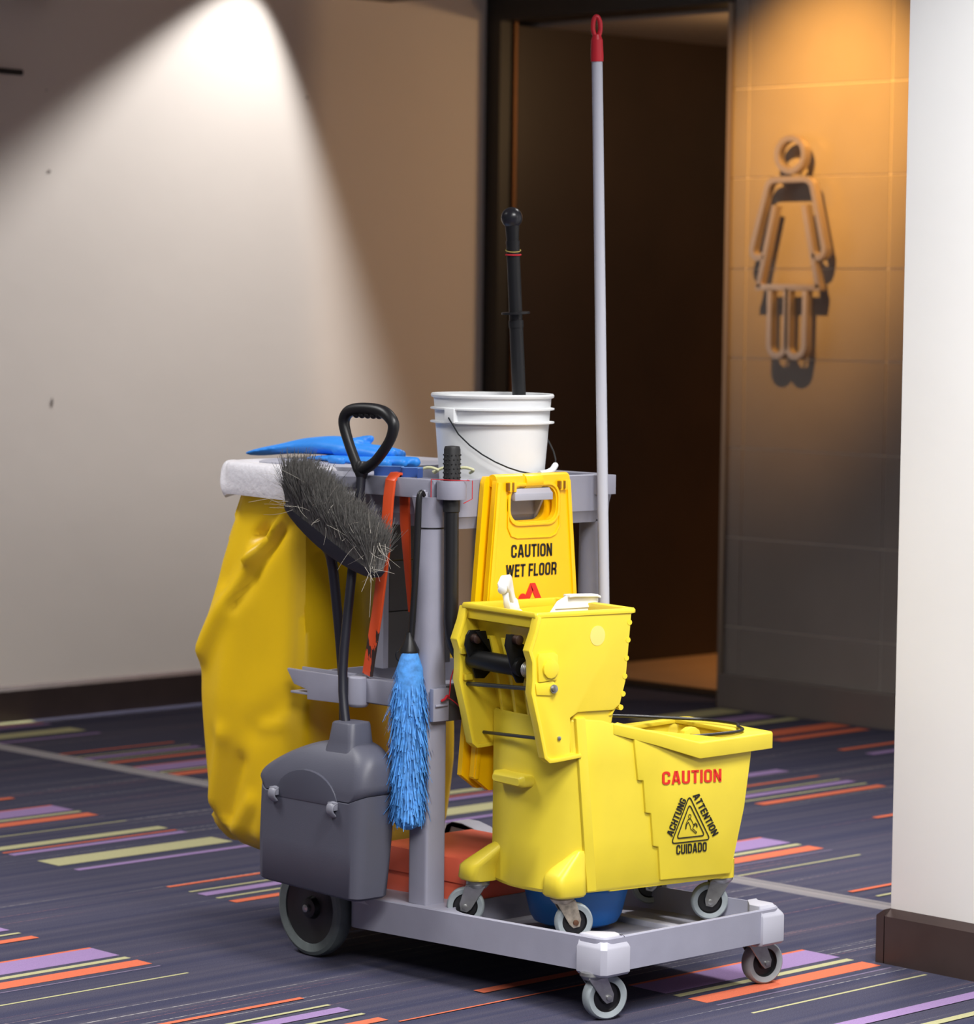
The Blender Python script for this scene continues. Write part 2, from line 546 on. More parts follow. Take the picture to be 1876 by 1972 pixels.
for s_ in (('o', -.308, .22, .2255, .2318), ('p', -.32, 1.9, -.357, -.319), ('y', .3, .9, -.448, -.426), ('o', .15, .69, 2.845, 2.872),
           ('p', 2.17, 2.70, 1.846, 1.897), ('o', 2.17, 2.695, 1.4835, 1.506), ('o', 2.237, 2.8, 1.147, 1.1675), ('o', 1.361, 1.9, .513, .528), ('y', 1.367, 1.9, .441, .452),
           ('o', 3.16, 3.6, 2.024, 2.052), ('p', 3.16, 3.6, 1.907, 1.944), ('o', 3.17, 3.62, 2.371, 2.461), ('o', 3.17, 3.6, 2.277, 2.327), ('p', 3.17, 3.6, 2.674, 2.76),
           ('y', 3.17, 3.62, 2.824, 2.94), ('y', 3.2, 3.62, 2.586, 2.633), ('o', -.02, .62, .300, .330), ('p', .76, 1.28, -.81, -.73), ('o', -.85, -.33, -.62, -.57), ('y', -.85, -.33, -.53, -.51)):
    S.append(s_)
grpA(-1.95, -1.42, 1.7); grpB(-2.0, -1.47, .4); grpC(-1.4, -.87, 2.6); grpA(-1.4, -.87, -1.2); grpB(1.3, 1.83, -1.6); grpC(.2, .73, -1.5)
idx = {'p': 1, 'y': 2, 'o': 3, 't': 4}
lift = 0.0004
for k, (c, x0, x1, y0, y1) in enumerate(S):
    fl.m = idx[c]
    z = lift + 0.00002*k
    fl.add([(x0, y0, z), (x1, y0, z), (x1, y1, z), (x0, y1, z)], [(0, 1, 2, 3)])
struct('floor', fl, [CARPET, CP, CY, CO, CT], smooth=False)

b = MB(); b.box((-6, 3.69), (4.15, 4.30), (0, 2.8))
b.m = 1     # small dents and spots in the plaster
for x, z, rx, rz in ((2.818, 2.037, .006, .005), (1.742, 1.745, .008, .005), (1.757, 1.012, .005, .014), (1.73, 2.0, .003, .003)):
    b.prism([(x + rx*math.cos(k*PI/6 + .4*math.sin(k)), z + rz*math.sin(k*PI/6)) for k in range(12)], 4.1492, 4.151, 1)
struct('wall_left', b, [PLASTER, mat('plaster_dent', srgb(120, 112, 106), 0.8)], smooth=False)
b = MB(); b.prism([(4.128, 0), (4.15, 0), (4.15, .112), (4.135, .108), (4.128, .098)], -6, 3.69, 0); struct('baseboard_left', b, SKIRT, smooth=False)
b = MB(); b.box((-6, 3.9), (-6, 4.3), (2.8, 2.9)); struct('ceiling', b, CEILM, smooth=False)
# tiled wall
b = MB(); b.box((3.67, 3.82), (0.5, 2.965), (0, 2.8))
b.m = 1
b.box((3.6685, 3.6705), (0.5, 2.964), (.113, 2.8))
b.m = 0
zs = [0.113, .574, .874, 1.174, 1.47, 1.77, 2.066, 2.366, 2.666, 2.8]
zs = [0.113, .274, .574, .874, 1.174, 1.47, 1.77, 2.066, 2.366, 2.666, 2.8]
for i in range(len(zs) - 1):
    ys = [0.5, 1.097, 1.697, 2.297, 2.897, 2.965]
    for j in range(len(ys) - 1):
        g = .0022
        b.box((3.665, 3.672), (ys[j] + g, ys[j+1] - (g if j < 4 else 0)), (zs[i] + g, zs[i+1] - g))
struct('wall_back', b, [TILE, GROUT], smooth=False)
b = MB(); b.box((3.640, 3.67), (0.5, 2.968), (0, .113)); struct('baseboard_back', b, SKIRTG, smooth=False, bevel=.003)
b = MB(); b.box((3.655, 3.83), (2.965, 2.985), (0, 2.352)); struct('trim_2', b, mat('steel_corner', srgb(140, 126, 112), 0.4, 0.5), smooth=False)
# doorway header and left jamb
b = MB(); b.box((3.66, 3.82), (2.965, 4.15), (2.352, 2.8)); struct('wall_header', b, FRAME, smooth=False)
b = MB(); b.box((3.66, 3.72), (4.075, 4.16), (0, 2.352)); b.m = 1; b.box((3.72, 3.735), (4.062, 4.16), (0, 2.352)); struct('door_1', b, [FRAME, BRASS], smooth=False)
b = MB(); b.box((2.2, 3.05), (3.74, 3.9922), (2.366, 2.371)); struct('light_baffle', b, FRAME, smooth=False)  # unseen baffle added under the washer, keeps its beam off the floor
# corridor behind the doorway
b = MB(); b.box((3.735, 6.6), (4.06, 4.16), (.0, 2.34)); struct('wall_corridor', b, DARKW, smooth=False)
b = MB(); b.box((6.6, 6.7), (.5, 4.16), (0, 2.34)); struct('wall_corridor_end', b, DARKW, smooth=False)
b = MB(); b.box((3.82, 6.7), (.5, 4.16), (2.34, 2.42)); struct('ceiling_corridor', b, SOFFIT, smooth=False)
b = MB(); b.box((3.93, 6.7), (.5, 4.16), (-.02, .004)); struct('floor_corridor', b, CORFLOOR, smooth=False)
b = MB(); b.box((3.82, 3.93), (.5, 4.16), (-.02, .012)); struct('trim_3', b, mat('door_sill', srgb(40, 34, 34), 0.5), smooth=False)
# pillar at the right
b = MB(); b.box((.82, 1.55), (-1.6, -.028), (.1, 2.8)); struct('wall_right', b, PLASTERP, smooth=True, bevel=.004)
b = MB(); b.prism([(.800, 0), (1.57, 0), (1.57, .098), (1.55, .112), (.82, .112), (.800, .098)], -1.62, -.028, 1)
b.prism([(-.03, 0), (-.008, 0), (-.008, .098), (-.028, .112), (-.03, .112)], .80, 1.57, 0)
struct('baseboard_right', b, SKIRT, smooth=False)
# metal strip across the carpet
b = MB(); b.prism([(-.030, 0), (-.024, .005), (-.008, .006), (-.006, .003), (.006, .003), (.008, .006), (.024, .005), (.030, 0)], -2.5, 4.13, 1)
for p in b.v:
    p.x += 1.225 + (4.13 - p.y)*0.026 if p.y > 0 else 1.225 + 4.13*0.026
struct('trim_1', b, TRIMM, smooth=False)
# dark fittings on the pale wall, upper left
t = thing('wall_hook', 'small dark peg jutting from the pale wall near the left edge', 'hook', (1.50, 4.15, 2.045))
b = MB(); b.tube([(1.40, 4.09, 2.046), (1.592, 4.09, 2.044)], .010, 10); b.tube([(1.41, 4.09, 2.046), (1.41, 4.15, 2.046)], .007, 8); obj('peg', b, BLACK, t)
b = MB(); b.box((1.38, 1.44), (4.142, 4.15), (2.02, 2.07)); obj('back_plate', b, BLACK, t, bevel=.002)
t = thing('wall_shelf', 'thin dark shelf edge on the pale wall at the upper left corner', 'shelf', (1.5, 4.15, 2.29))
b = MB(); b.box((1.25, 1.735), (4.05, 4.15), (2.288, 2.312)); obj('board', b, BLACK, t, bevel=.003)

# ================================================================== RESTROOM SIGN
t = thing('restroom_sign', 'bronze outline figure of a woman in a skirt mounted on the tiled wall', 'sign', (3.665, 2.665, 1.17))
xa, xb = 3.605, 3.634
w = .0205
def arc(cy, cz, r, a0, a1, n=8, ry=None):
    ry = ry or r
    return [(cy + ry*math.cos(R(a0 + (a1-a0)*k/n)), cz + r*math.sin(R(a0 + (a1-a0)*k/n))) for k in range(n + 1)]
b = MB(); bar2d(b, arc(2.6645, 1.8395, .0535, 0, 352, 34, .0565), w, xa, xb, 0, True); obj('head_ring', b, SIGNM, t, bevel=.0015)
b = MB()
body = [(2.729, 1.674), (2.773, 1.515)] + [(2.778, 1.509), (2.788, 1.505), (2.803, 1.505), (2.816, 1.512), (2.822, 1.525), (2.822, 1.537)] + \
       [(2.760, 1.738), (2.752, 1.750), (2.738, 1.7575), (2.722, 1.759)]
bodyR = [(2.606, 1.759), (2.590, 1.7565), (2.578, 1.749), (2.570, 1.738), (2.515, 1.537), (2.515, 1.524), (2.521, 1.512), (2.533, 1.505), (2.547, 1.506), (2.556, 1.513), (2.560, 1.520)]
bar2d(b, body[1:] + bodyR, w, xa, xb, 0)
bar2d(b, [(2.727, 1.675), (2.792, 1.408)], w, xa, xb, 0)
bar2d(b, [(2.602, 1.675), (2.538, 1.408)], w, xa, xb, 0)
bar2d(b, [(2.803, 1.409), (2.527, 1.409)], w, xa, xb, 0)
obj('dress', b, SIGNM, t, bevel=.0015)
b = MB()
bar2d(b, [(2.741, 1.405), (2.741, 1.222)] + arc(2.706, 1.220, .035, 0, -180)[::1][0:0] + [(2.741 - .035 + .035*math.cos(R(-a)), 1.220 + .035*math.sin(R(-a))) for a in range(0, 181, 18)] + [(2.671, 1.405)], w, xa, xb, 0)
bar2d(b, [(2.664, 1.405), (2.664, 1.222)] + [(2.664 - .0365 + .0365*math.cos(R(-a)), 1.220 + .0365*math.sin(R(-a))) for a in range(0, 181, 18)] + [(2.591, 1.405)], w, xa, xb, 0)
obj('legs', b, SIGNM, t, bevel=.0015)
b = MB()
for y, z in ((2.7, 1.759), (2.63, 1.759), (2.70, 1.409), (2.63, 1.409), (2.705, 1.19), (2.628, 1.19), (2.6645, 1.786)):
    b = MB(); b.lathe([(.004, xb - .002), (.004, 3.667)], (0, y, z), 8, 0)
    obj('standoff', b, SIGNM, t)

# ================================================================== JANITOR CART
cart = thing('janitor_cart', 'grey plastic janitor cart on wheels carrying the cleaning tools', 'cart', (.22, .4, 0))
TILT = -.026        # deck falls slightly towards the big rear wheels
def tz(y): return TILT*max(0, y)
b = MB()
# outer skirt (front compartment): walls as lofted frame, outer and inner outline
def rr(x0, x1, y0, y1, r, n=6): return rrect(x0, x1, y0, y1, r, n)
def rr4(x0, x1, y0, y1, rb, rf, n=6):
    out = []
    for cx, cy, a0, r in ((x1-rb, y1-rb, 0, rb), (x0+rb, y1-rb, 90, rb), (x0+rf, y0+rf, 180, rf), (x1-rf, y0+rf, 270, rf)):
        for k in range(n + 1):
            a = R(a0 + 90*k/n)
            out.append((cx + r*math.cos(a), cy + r*math.sin(a)))
    return out
o1 = rr(-.033, .476, -.033, .69, .025, 6)
i1 = rr4(-.0275, .4705, -.0275, .442, .11, .022, 6)
ztop = .160
zb = .094
ring = lambda pl, z, tl=True: [(x, y, z + (tz(y) if tl else 0)) for x, y in pl]
o2 = rr(-.024, .467, -.024, .68, .025, 6)
b.loft([ring(o2, zb + .002), ring(o2, zb), ring(o1, zb), ring(o1, ztop - .0025), ring(rr(-.031, .474, -.031, .688, .024, 6), ztop)], cap=False)
n = len(o1)
topo = ring(rr(-.031, .474, -.031, .688, .024, 6), ztop)
b.loft([topo, ring(i1, ztop), ring(rr4(-.026, .469, -.026, .4405, .108, .021, 6), ztop - .02), ring(rr4(-.022, .465, -.022, .436, .105, .02, 6), .113), ring(rr4(-.010, .453, -.010, .425, .095, .02, 6), .108)], cap=False)
b.add(ring(rr4(-.010, .453, -.010, .425, .095, .02, 6), .108), [list(range(n))])
b.add(ring(o2, zb + .002), [list(range(n))])
b.box((.02, .42), (.67, .90), (.088, .138))
deck = obj('deck', b, GREY, cart, bevel=0, sharp=30)
# raised rib across the compartment floor
for xa_, xb_ in ((.33, .355), (.05, .08)):
    b = MB(); b.box((xa_, xb_), (.02, .40), (.100, .114)); obj('floor_rib', b, GREYL, deck, bevel=.002)
# corner caps over the front casters
def corner_cap(sx, dz):
    b = MB()
    def pl(e, c=.009):
        if sx < 0:
            X = -.033
            return [(X - e + c, X - e), (X + .062 + e*.5, X - e), (X + .066 + min(e, 0), X + .004), (X + .066 + min(e, 0)*.4, X + .03), (X + .03, X + .066), (X + .004, X + .066), (X - e, X + .062 + e*.5), (X - e, X - e + c)]
        X, Y = .476, -.033
        return [(X - .062 - e*.5, Y - e), (X + e - c, Y - e), (X + e, Y - e + c), (X + e, Y + .062 + e*.5), (X - .004, Y + .066), (X - .03, Y + .066), (X - .066, Y + .03), (X - .066, Y + .004)]
    b.loft([[(x, y, z) for x, y in pl(e)] for z, e in ((.087, .002), (.092, .006), (.139 + dz, .006), (.143 + dz, .004), (.161 + dz, -.010), (.1625 + dz, -.016))])
    return obj('corner_cap', b, GREYL, deck, bevel=.0015)
corner_cap(-1, 0)
corner_cap(1, .004)
# wheel arches over the rear wheels
def arch(x0, x1):
    b = MB()
    prof = [(.62, .128), (.66, .147), (.715, .172), (.765, .196), (.80, .212), (.835, .219), (.866, .219), (.884, .21), (.892, .19), (.892, .11), (.88, .11), (.885, .16), (.866, .206), (.80, .2035), (.75, .185), (.68, .13)]
    b.prism(prof, x0, x1, 0)
    b.prism(prof[:10], x0 if x0 > .2 else x1 - .004, x0 + .004 if x0 > .2 else x1, 0)
    return obj('wheel_arch', b, GREYL, cart, bevel=.003)
arch(.425, .478); arch(-.034, .0)

def caster(parent, c, zc, rw, ww, ang, tops, fork, name='caster', rust=False, world=True, stem=.012):
    """swivel caster: top bearing, fork with two cheeks, wheel with rubber tyre; c=(x,y) of stem, wheel trails along ang"""
    cx, cy = c
    tr = rw*.62
    d = Vector((math.cos(ang), math.sin(ang), 0))
    nrm = Vector((-d.y, d.x, 0))
    wc = Vector((cx, cy, zc)) + d*tr
    b = MB()
    b.lathe([(.016, tops), (.023, tops - .002), (.024, tops - .008), (.02, tops - .013), (.017, tops - .016)], (cx, cy, 0), 20)
    root = obj(name, b, fork, parent, world=world)
    b = MB()
    topz = tops - .012
    for s in (-1, 1):
        off = nrm*(s*(ww/2 + .003))
        P = lambda a, z: Vector((cx, cy, z)) + d*a + off
        poly = [(-.016, topz), (.024, topz), (tr + .011, zc + .006), (tr + .009, zc - .008), (tr - .004, zc - .011), (tr - .012, zc - .004)]
        q = nrm*(.0012)
        b.loft([[P(a, z) - q for a, z in poly], [P(a, z) + q for a, z in poly]])
    P = lambda a, s, z: Vector((cx, cy, z)) + d*a + nrm*(s*(ww/2 + .004))
    b.loft([[P(-.016, -1, topz), P(.024, -1, topz), P(.024, 1, topz), P(-.016, 1, topz)], [P(-.014, -1, topz + .003), P(.022, -1, topz + .003), P(.022, 1, topz + .003), P(-.014, 1, topz + .003)]])
    obj('fork', b, fork, root, world=world, bevel=.0006, seg=1)
    Mx = Matrix((d, nrm, Vector((0, 0, 1)))).transposed().to_4x4()
    h = ww/2
    b = MB(); b.lathe([(rw*.66, -h*.8), (rw*.9, -h), (rw*.97, -h*.8), (rw, -h*.35), (rw, h*.35), (rw*.97, h*.8), (rw*.9, h), (rw*.66, h*.8)], wc, 40, 1, False, Mx)
    b.lathe([(rw*.66, -h*.8), (rw*.66, h*.8)], wc, 40, 1, False, Mx)
    obj('tyre', b, TYRE, root, world=world)
    b = MB(); b.lathe([(rw*.16, -h*.85), (rw*.28, -h*.8), (rw*.32, -h*.35), (rw*.6, -h*.3), (rw*.66, -h*.75), (rw*.68, -h*.75), (rw*.68, h*.75), (rw*.66, h*.75), (rw*.6, h*.3), (rw*.32, h*.35), (rw*.28, h*.8), (rw*.16, h*.85)], wc, 32, 1, True, Mx)
    obj('hub', b, BLACK, root, world=world)
    b = MB(); b.lathe([(.004, -h - .008), (.0055, -h - .0075), (.0055, -h - .003), (.0055, h + .003), (.0055, h + .0075), (.004, h + .008)], wc, 12, 1, True, Mx)
    obj('axle_bolt', b, BOLT if rust else STEEL, root, world=world)
    return root
# wheel contact of the front casters (0,0) and (.472,.014)
def place_caster(wx, wy, ang, **k):
    rw = k['rw']
    d = Vector((math.cos(ang), math.sin(ang)))
    caster(cart, (wx - d.x*rw*.62, wy - d.y*rw*.62), rw, ang=ang, **k)
place_caster(.002, -.003, R(-18), rw=.0435, ww=.027, tops=.094, fork=STEEL)
place_caster(.466, .010, R(-14), rw=.0435, ww=.027, tops=.094, fork=STEEL)
def rear_wheel(x, s):
    b = MB(); rw = .1; c = (x, .79, .1); h = .019
    b.lathe([(.074, -h*.85), (.09, -h), (.097, -h*.8), (.1, -h*.4), (.1, h*.4), (.097, h*.8), (.09, h), (.074, h*.85), (.074, -h*.85)], c, 56, 0, False)
    r_ = obj('rear_wheel', b, TYRED, cart)
    b = MB(); b.lathe([(.012, -h*1.1), (.02, -h*1.0), (.024, -h*.4), (.06, -h*.3), (.072, -h*.7), (.0745, -h*.7), (.0745, h*.7), (.072, h*.7), (.06, h*.3), (.024, h*.4), (.02, h), (.012, h*1.1)], c, 40, 0)
    obj('hub', b, BLACK, r_)
    b = MB(); b.lathe([(.005, -h*1.5), (.008, -h*1.45), (.008, h*1.45), (.005, h*1.5)], c, 14, 0)
    obj('axle_cap', b, STEEL, r_)
rear_wheel(-.030, -1)
rear_wheel(.47, 1)
b = MB(); b.tube([(-.030, .79, .1), (.47, .79, .1)], .008, 12); obj('axle', b, STEEL, cart)

# posts: square at the foot, round above
def post(cx, cy, name='post'):
    b = MB()
    def sec(z, hx, hy, e):
        out = []
        for k in range(28):
            a = 2*PI*k/28
            c, s = math.cos(a), math.sin(a)
            out.append((cx + hx*math.copysign(abs(c)**e, c), cy + hy*math.copysign(abs(s)**e, s), z))
        return out
    b.loft([sec(.1475, .0265, .0275, .22), sec(.50, .0265, .0275, .25), sec(.57, .028, .029, .5), sec(.66, .0295, .0295, .9), sec(.894, .029, .029, 1.0)])
    p = obj(name, b, GREY, cart, sharp=50)
    b = MB(); b.loft([sec(.894, .0295, .0295, 1), sec(.897, .0295, .0295, 1)], True); obj('joint_line', b, BLACK, p)
    b = MB(); b.loft([sec(.897, .030, .030, 1), sec(.93, .031, .031, .9), sec(.957, .033, .036, .7)]); obj('collar', b, GREY, p, sharp=50)
post(.008, .497); post(.465, .492)

# upper tray with the tool rail
tray = MB()
o_t = rr(.030, .462, .452, .735, .035, 6)
o_b = rr(.036, .456, .458, .73, .033, 6)
o_i = rr(.040, .452, .462, .725, .030, 6)
ring2 = lambda pl, z: [(x, y, z) for x, y in pl]
tray.loft([ring2(o_b, .893), ring2(o_t, .915), ring2(rr(.028, .464, .450, .737, .036, 6), .917), ring2(rr(.026, .466, .448, .739, .037, 6), .99), ring2(rr(.028, .464, .450, .737, .036, 6), .992), ring2(o_i, .990), ring2(rr(.044, .448, .466, .721, .028, 6), .915)], cap=True)
top_tray = obj('top_tray', tray, GREY, cart, sharp=40)
b = MB()  # outer tool rail along the near side, ending in a clip ring
b.box((-.010, .016), (.474, .700), (.9535, .9915)); b.box((.010, .034), (.68, .70), (.956, .989)); b.box((.010, .034), (.474, .50), (.956, .989))
rail = obj('tool_rail', b, GREY, top_tray, bevel=.003)
def clip_ring(cx, cy, r, a0, a1):
    b = MB()
    pts = [(cx + r*math.cos(R(a0 + (a1-a0)*k/20)), cy + r*math.sin(R(a0 + (a1-a0)*k/20))) for k in range(21)]
    bar2d(b, pts, .006, .9535, .9905, 2)
    return b
b = clip_ring(.016, .446, .0265, 110, 415); obj('clip_ring', b, GREY, top_tray, bevel=.0015)
b = MB()
bar2d(b, [(.424, .455), (.424, .443), (.427, .440), (.472, .440), (.475, .443), (.475, .47)], .006, .950, .9895, 2)
obj('clip_ring', b, GREY, top_tray, bevel=.0015)
b = MB(); b.tube([(-.009, .495, .968), (-.017, .495, .968), (-.019, .495, .962), (-.019, .495, .945)], .003, 8); b.box((-.022, -.010), (.486, .4945), (.952, .967)); obj('hook', b, GREYL, top_tray, bevel=.001)
# red thread lashed round the clip
b = MB(); b.tube([(-.0115, .476, .9925), (-.0115, .476, .952)], .0009, 6); b.tube([(-.0115, .476, .9925), (.0, .43, .9925), (.03, .41, .9915), (.05, .437, .991)], .0009, 6)
b.tube([(.046, .419, .991), (.046, .419, .955), (.03, .427, .946)], .0009, 6)
tag(obj('thread', b, STRING), 'thin red thread lashed around the tray clip at the black grip', 'thread')

# hook for the folded sign
b = MB(); b.prism([(.452, .975), (.452, .955), (.418, .955), (.412, .948), (.404, .948), (.404, .962), (.409, .966), (.414, .972)], .150, .256, 0)
b.prism([(.452, .965), (.425, .955), (.452, .905)], .150, .156, 0); b.prism([(.452, .965), (.425, .955), (.452, .905)], .250, .256, 0)
obj('sign_hook', b, GREYL, top_tray, bevel=.001)

# middle shelf
b = MB()
b.loft([ring2(rr(.0, .46, .470, .80, .02, 5), .530), ring2(rr(-.004, .464, .466, .805, .022, 5), .585), ring2(rr(.004, .456, .474, .797, .02, 5), .585), ring2(rr(.008, .452, .478, .793, .02, 5), .540)])
shelf = obj('middle_shelf', b, GREY, cart, sharp=40)
b = MB()
b.box((-.020, .004), (.516, .70), (.535, .583)); b.box((-.040, -.014), (.700, .74), (.535, .583))
b.prism([(.70, .585), (.866, .587), (.866, .583), (.845, .556), (.803, .548), (.803, .528), (.70, .530)], -.046, -.039, 0)
b.box((-.046, .0), (.70, .706), (.530, .584))
b.box((-.042, .0), (.70, .86), (.536, .541))
b.lathe([(.017, .524), (.021, .530), (.021, .584), (.018, .586)], (-.022, .672, 0), 20)
b.box((-.006, .0), (.70, .866), (.552, .587))
obj('tool_holder', b, GREY, shelf, bevel=.002)
b = MB(); b.box((.025, .44), (.462, .466), (.512, .583)); obj('front_panel', b, PANEL, shelf, bevel=.0015)
b = MB(); b.box((-.018, .024), (.455, .466), (.515, .580)); b.tube([(-.014, .454, .546), (.018, .454, .5465)], .003, 8); obj('bracket', b, GREY, shelf, bevel=.002)
# charcoal partition standing on the shelf behind the posts
b = MB(); b.box((.132, .31), (.755, .775), (.584, .70)); b.box((.132, .31), (.752, .775), (.702, .805)); b.box((.132, .31), (.755, .775), (.807, .905))
pn = obj('partition', b, PANEL, cart, bevel=.002)
b = MB(); b.box((.116, .131), (.752, .778), (.584, .905)); obj('partition_edge', b, GREY, pn, bevel=.002)

# bag frame at the rear: deep rounded hoop and flat lid
b = MB()
def hoop(x0, x1, y0, y1, r, ztop, zbot):
    o = rr(x0, x1, y0, y1, r, 7)
    i_ = rr(x0 + .03, x1 - .03, y0 + .03, y1 - .03, r*.6, 7)
    o_a = rr(x0 + .008, x1 - .008, y0 + .008, y1 - .008, r*.9, 7)
    b.loft([ring2(i_, ztop - .002), ring2(o_a, ztop), ring2(o, ztop - .010), ring2(o, zbot + .010), ring2(o_a, zbot), ring2(i_, zbot + .002)], False, True)
hoop(-.018, .474, .702, 1.130, .055, .996, .955)
obj('bag_frame', b, GREY, cart, sharp=40)
b = MB(); b.loft([ring2(rr(.03, .44, .765, 1.08, .05, 6), .990), ring2(rr(.028, .442, .763, 1.082, .05, 6), 1.001), ring2(rr(.034, .436, .769, 1.076, .048, 6), 1.004)])
obj('bag_lid', b, GREYL, cart, sharp=40)

# ================================================================== YELLOW BAG
bagc = thing('collection_bag', 'large yellow vinyl collection bag hanging at the rear of the cart', 'bag', (.22, 1.03, .18))
def bag_mesh():
    mb = MB()
    NZ, NP = 60, 120
    folds = [  # near-face creases: (y0,z0,y1,z1,width,depth)
        (.91, .925, 1.03, .80, .014, .020), (1.03, .80, 1.17, .60, .030, .024), (1.02, .845, 1.00, .86, .012, -.016), (.95, .86, 1.06, .70, .014, -.012),
        (.90, .93, 1.10, .74, .03, -.014), (.895, .90, .875, .30, .020, -.010), (1.10, .42, 1.16, .27, .02, .012), (1.05, .37, 1.11, .24, .018, -.012),
        (.93, .46, .98, .45, .012, .006), (1.0, .44, .93, .50, .03, -.006), (1.09, .21, 1.02, .29, .016, .010), (1.12, .19, 1.19, .245, .014, -.010), (.95, .33, 1.0, .22, .02, .010), (1.06, .7, 1.10, .45, .04, .010)]
    rings = []
    for i in range(NZ + 1):
        t = i/NZ
        z = .188 + (.95 - .188)*t
        # near-left silhouette grows towards the foot
        def lerp(keys):
            for (a, va), (c, vc) in zip(keys, keys[1:]):
                if z <= c:
                    return va + (vc - va)*max(0, min(1, (z - a)/(c - a)))
            return keys[-1][1]
        y1 = lerp([(.188, 1.188), (.20, 1.198), (.26, 1.202), (.60, 1.214), (.70, 1.185), (.80, 1.155), (.92, 1.112), (.95, 1.108)])
        y0 = lerp([(.188, .93), (.23, .895), (.35, .885), (.7, .885), (.95, .885)])
        x0 = lerp([(.188, .03), (.22, .006), (.5, -.004), (.95, .004)])
        x1 = lerp([(.188, .43), (.22, .455), (.5, .466), (.95, .466)])
        r = lerp([(.188, .04), (.5, .045), (.95, .04)])
        pl = rrect(x0, x1, y0, y1, r, 4)
        # resample by perimeter
        L = [Vector((p[0], p[1])) for p in pl]
        segs = [(L[k], L[(k+1) % len(L)]) for k in range(len(L))]
        tot = sum((q - p).length for p, q in segs)
        ring = []
        acc = 0; k = 0
        for j in range(NP):
            target = tot*j/NP
            while acc + (segs[k][1] - segs[k][0]).length < target:
                acc += (segs[k][1] - segs[k][0]).length; k += 1
            p, q = segs[k]
            e = (target - acc)/max(1e-9, (q - p).length)
            pt = p + (q - p)*e
            cx, cy = (x0 + x1)/2, (y0 + y1)/2
            nx = 0.0
            d = 0.0
            if pt.x < x0 + .02:
                for (ya, za, yb, zb, wd, am) in folds:
                    A_, B_ = Vector((ya, za)), Vector((yb, zb))
                    ab = B_ - A_
                    tt = max(0, min(1, (Vector((pt.y, z)) - A_).dot(ab)/ab.length_squared))
                    ds = (Vector((pt.y, z)) - (A_ + ab*tt)).length
                    d += am*math.exp(-(ds/wd)**2)
                d += .004*math.sin(pt.y*23 + z*6)*math.sin(z*7 + 1) + .006*math.sin(pt.y*9 - z*5)
                bul = math.sin(PI*min(1, max(0, (pt.y - y0)/(y1 - y0))))*.022*math.sin(PI*min(1, t*1.0))
                pt = Vector((pt.x - d - bul, pt.y))
            elif pt.y < y0 + .02:
                d = .009*math.sin(pt.x*26 + z*5) + .006*math.sin(z*13 + pt.x*8)
                pt = Vector((pt.x, pt.y - d))
            else:
                d = .008*math.sin(pt.x*24 + z*4 + pt.y*15)
                v = (pt - Vector((cx, cy))).normalized()
                pt = pt + v*d*.5
            zz = z
            if i == 0:
                zz = z
            zz = z + (pt.y - 1.10)*.13*max(0, 1 - t*6)
            ring.append((pt.x, pt.y, zz))
        rings.append(ring)
    bot = [[((p[0] - .23)*s + .23, (p[1] - 1.03)*s + 1.03, .186 - (1 - s)*.012) for p in rings[0]] for s in (.3, .7, .95)]
    mb.loft(bot + rings, True)
    return mb
bg = obj('bag_body', bag_mesh(), BAGY, bagc, sharp=85)
ln = thing('bin_liner', 'wrinkled white plastic liner folded over the rear bag frame', 'bin liner', (.22, 1.05, .93))
b = MB()
def liner():
    o = rrect(-.028, .482, .80, 1.142, .06, 10)
    NP = len(o)
    rings = []
    for z, e in ((.990, -.065), (1.0, -.045), (1.003, -.012), (.996, -.002), (.975, .003), (.955, .004), (.937, .001), (.927, -.003)):
        ring = []
        for k, (x, y) in enumerate(o):
            v = Vector((x - .227, y - .97)).normalized()
            wv = .0035*math.sin(k*2.1 + z*40) + .003*math.sin(k*.9 + z*90)
            dz = .004*math.sin(k*1.3) + .003*math.sin(k*.37) if z < .94 else .0015*math.sin(k*1.9)
            ring.append((x + v.x*(e + wv), y + v.y*(e + wv), z + dz))
        rings.append(ring)
    mb = MB()
    mb.loft(rings, False)
    return mb
lm_ = obj('liner_film', liner(), LINERM, ln, sharp=60)
lm_.modifiers.new('subdiv', 'SUBSURF').levels = 1

# ================================================================== DUSTPAN
dp = thing('dustpan', 'dark grey upright lobby dustpan with black D-grip hung on the cart side', 'dustpan', (-.10, .68, .165))
CY0 = .676
def dsec(x0, x1, y0, y1, z0, r, tilt=0.0, seam=False):
    out_ = []
    for x, y in rrect(x0, x1, y0, y1, r, 5):
        u_ = min(1, abs(y - CY0)/.157)
        out_.append((x, y, z0 + tilt*(y - .68) + (.030*u_**3 - .004 if seam else 0)))
    return out_
b = MB()
b.loft([dsec(-.150, -.066, .532, .822, .166, .02, .03), dsec(-.157, -.062, .524, .830, .172, .024, .03), dsec(-.158, -.052, .520, .833, .26, .028, .01), dsec(-.156, -.042, .518, .833, .342, .032, 0, True), dsec(-.153, -.045, .521, .830, .344, .030, 0, True)])
pan = obj('pan', b, DARKGREY, dp, sharp=50)
b = MB()
hood = [dsec(-.152, -.046, .522, .829, .3445, .030, 0, True), dsec(-.155, -.043, .519, .832, .346, .032, 0, True)]
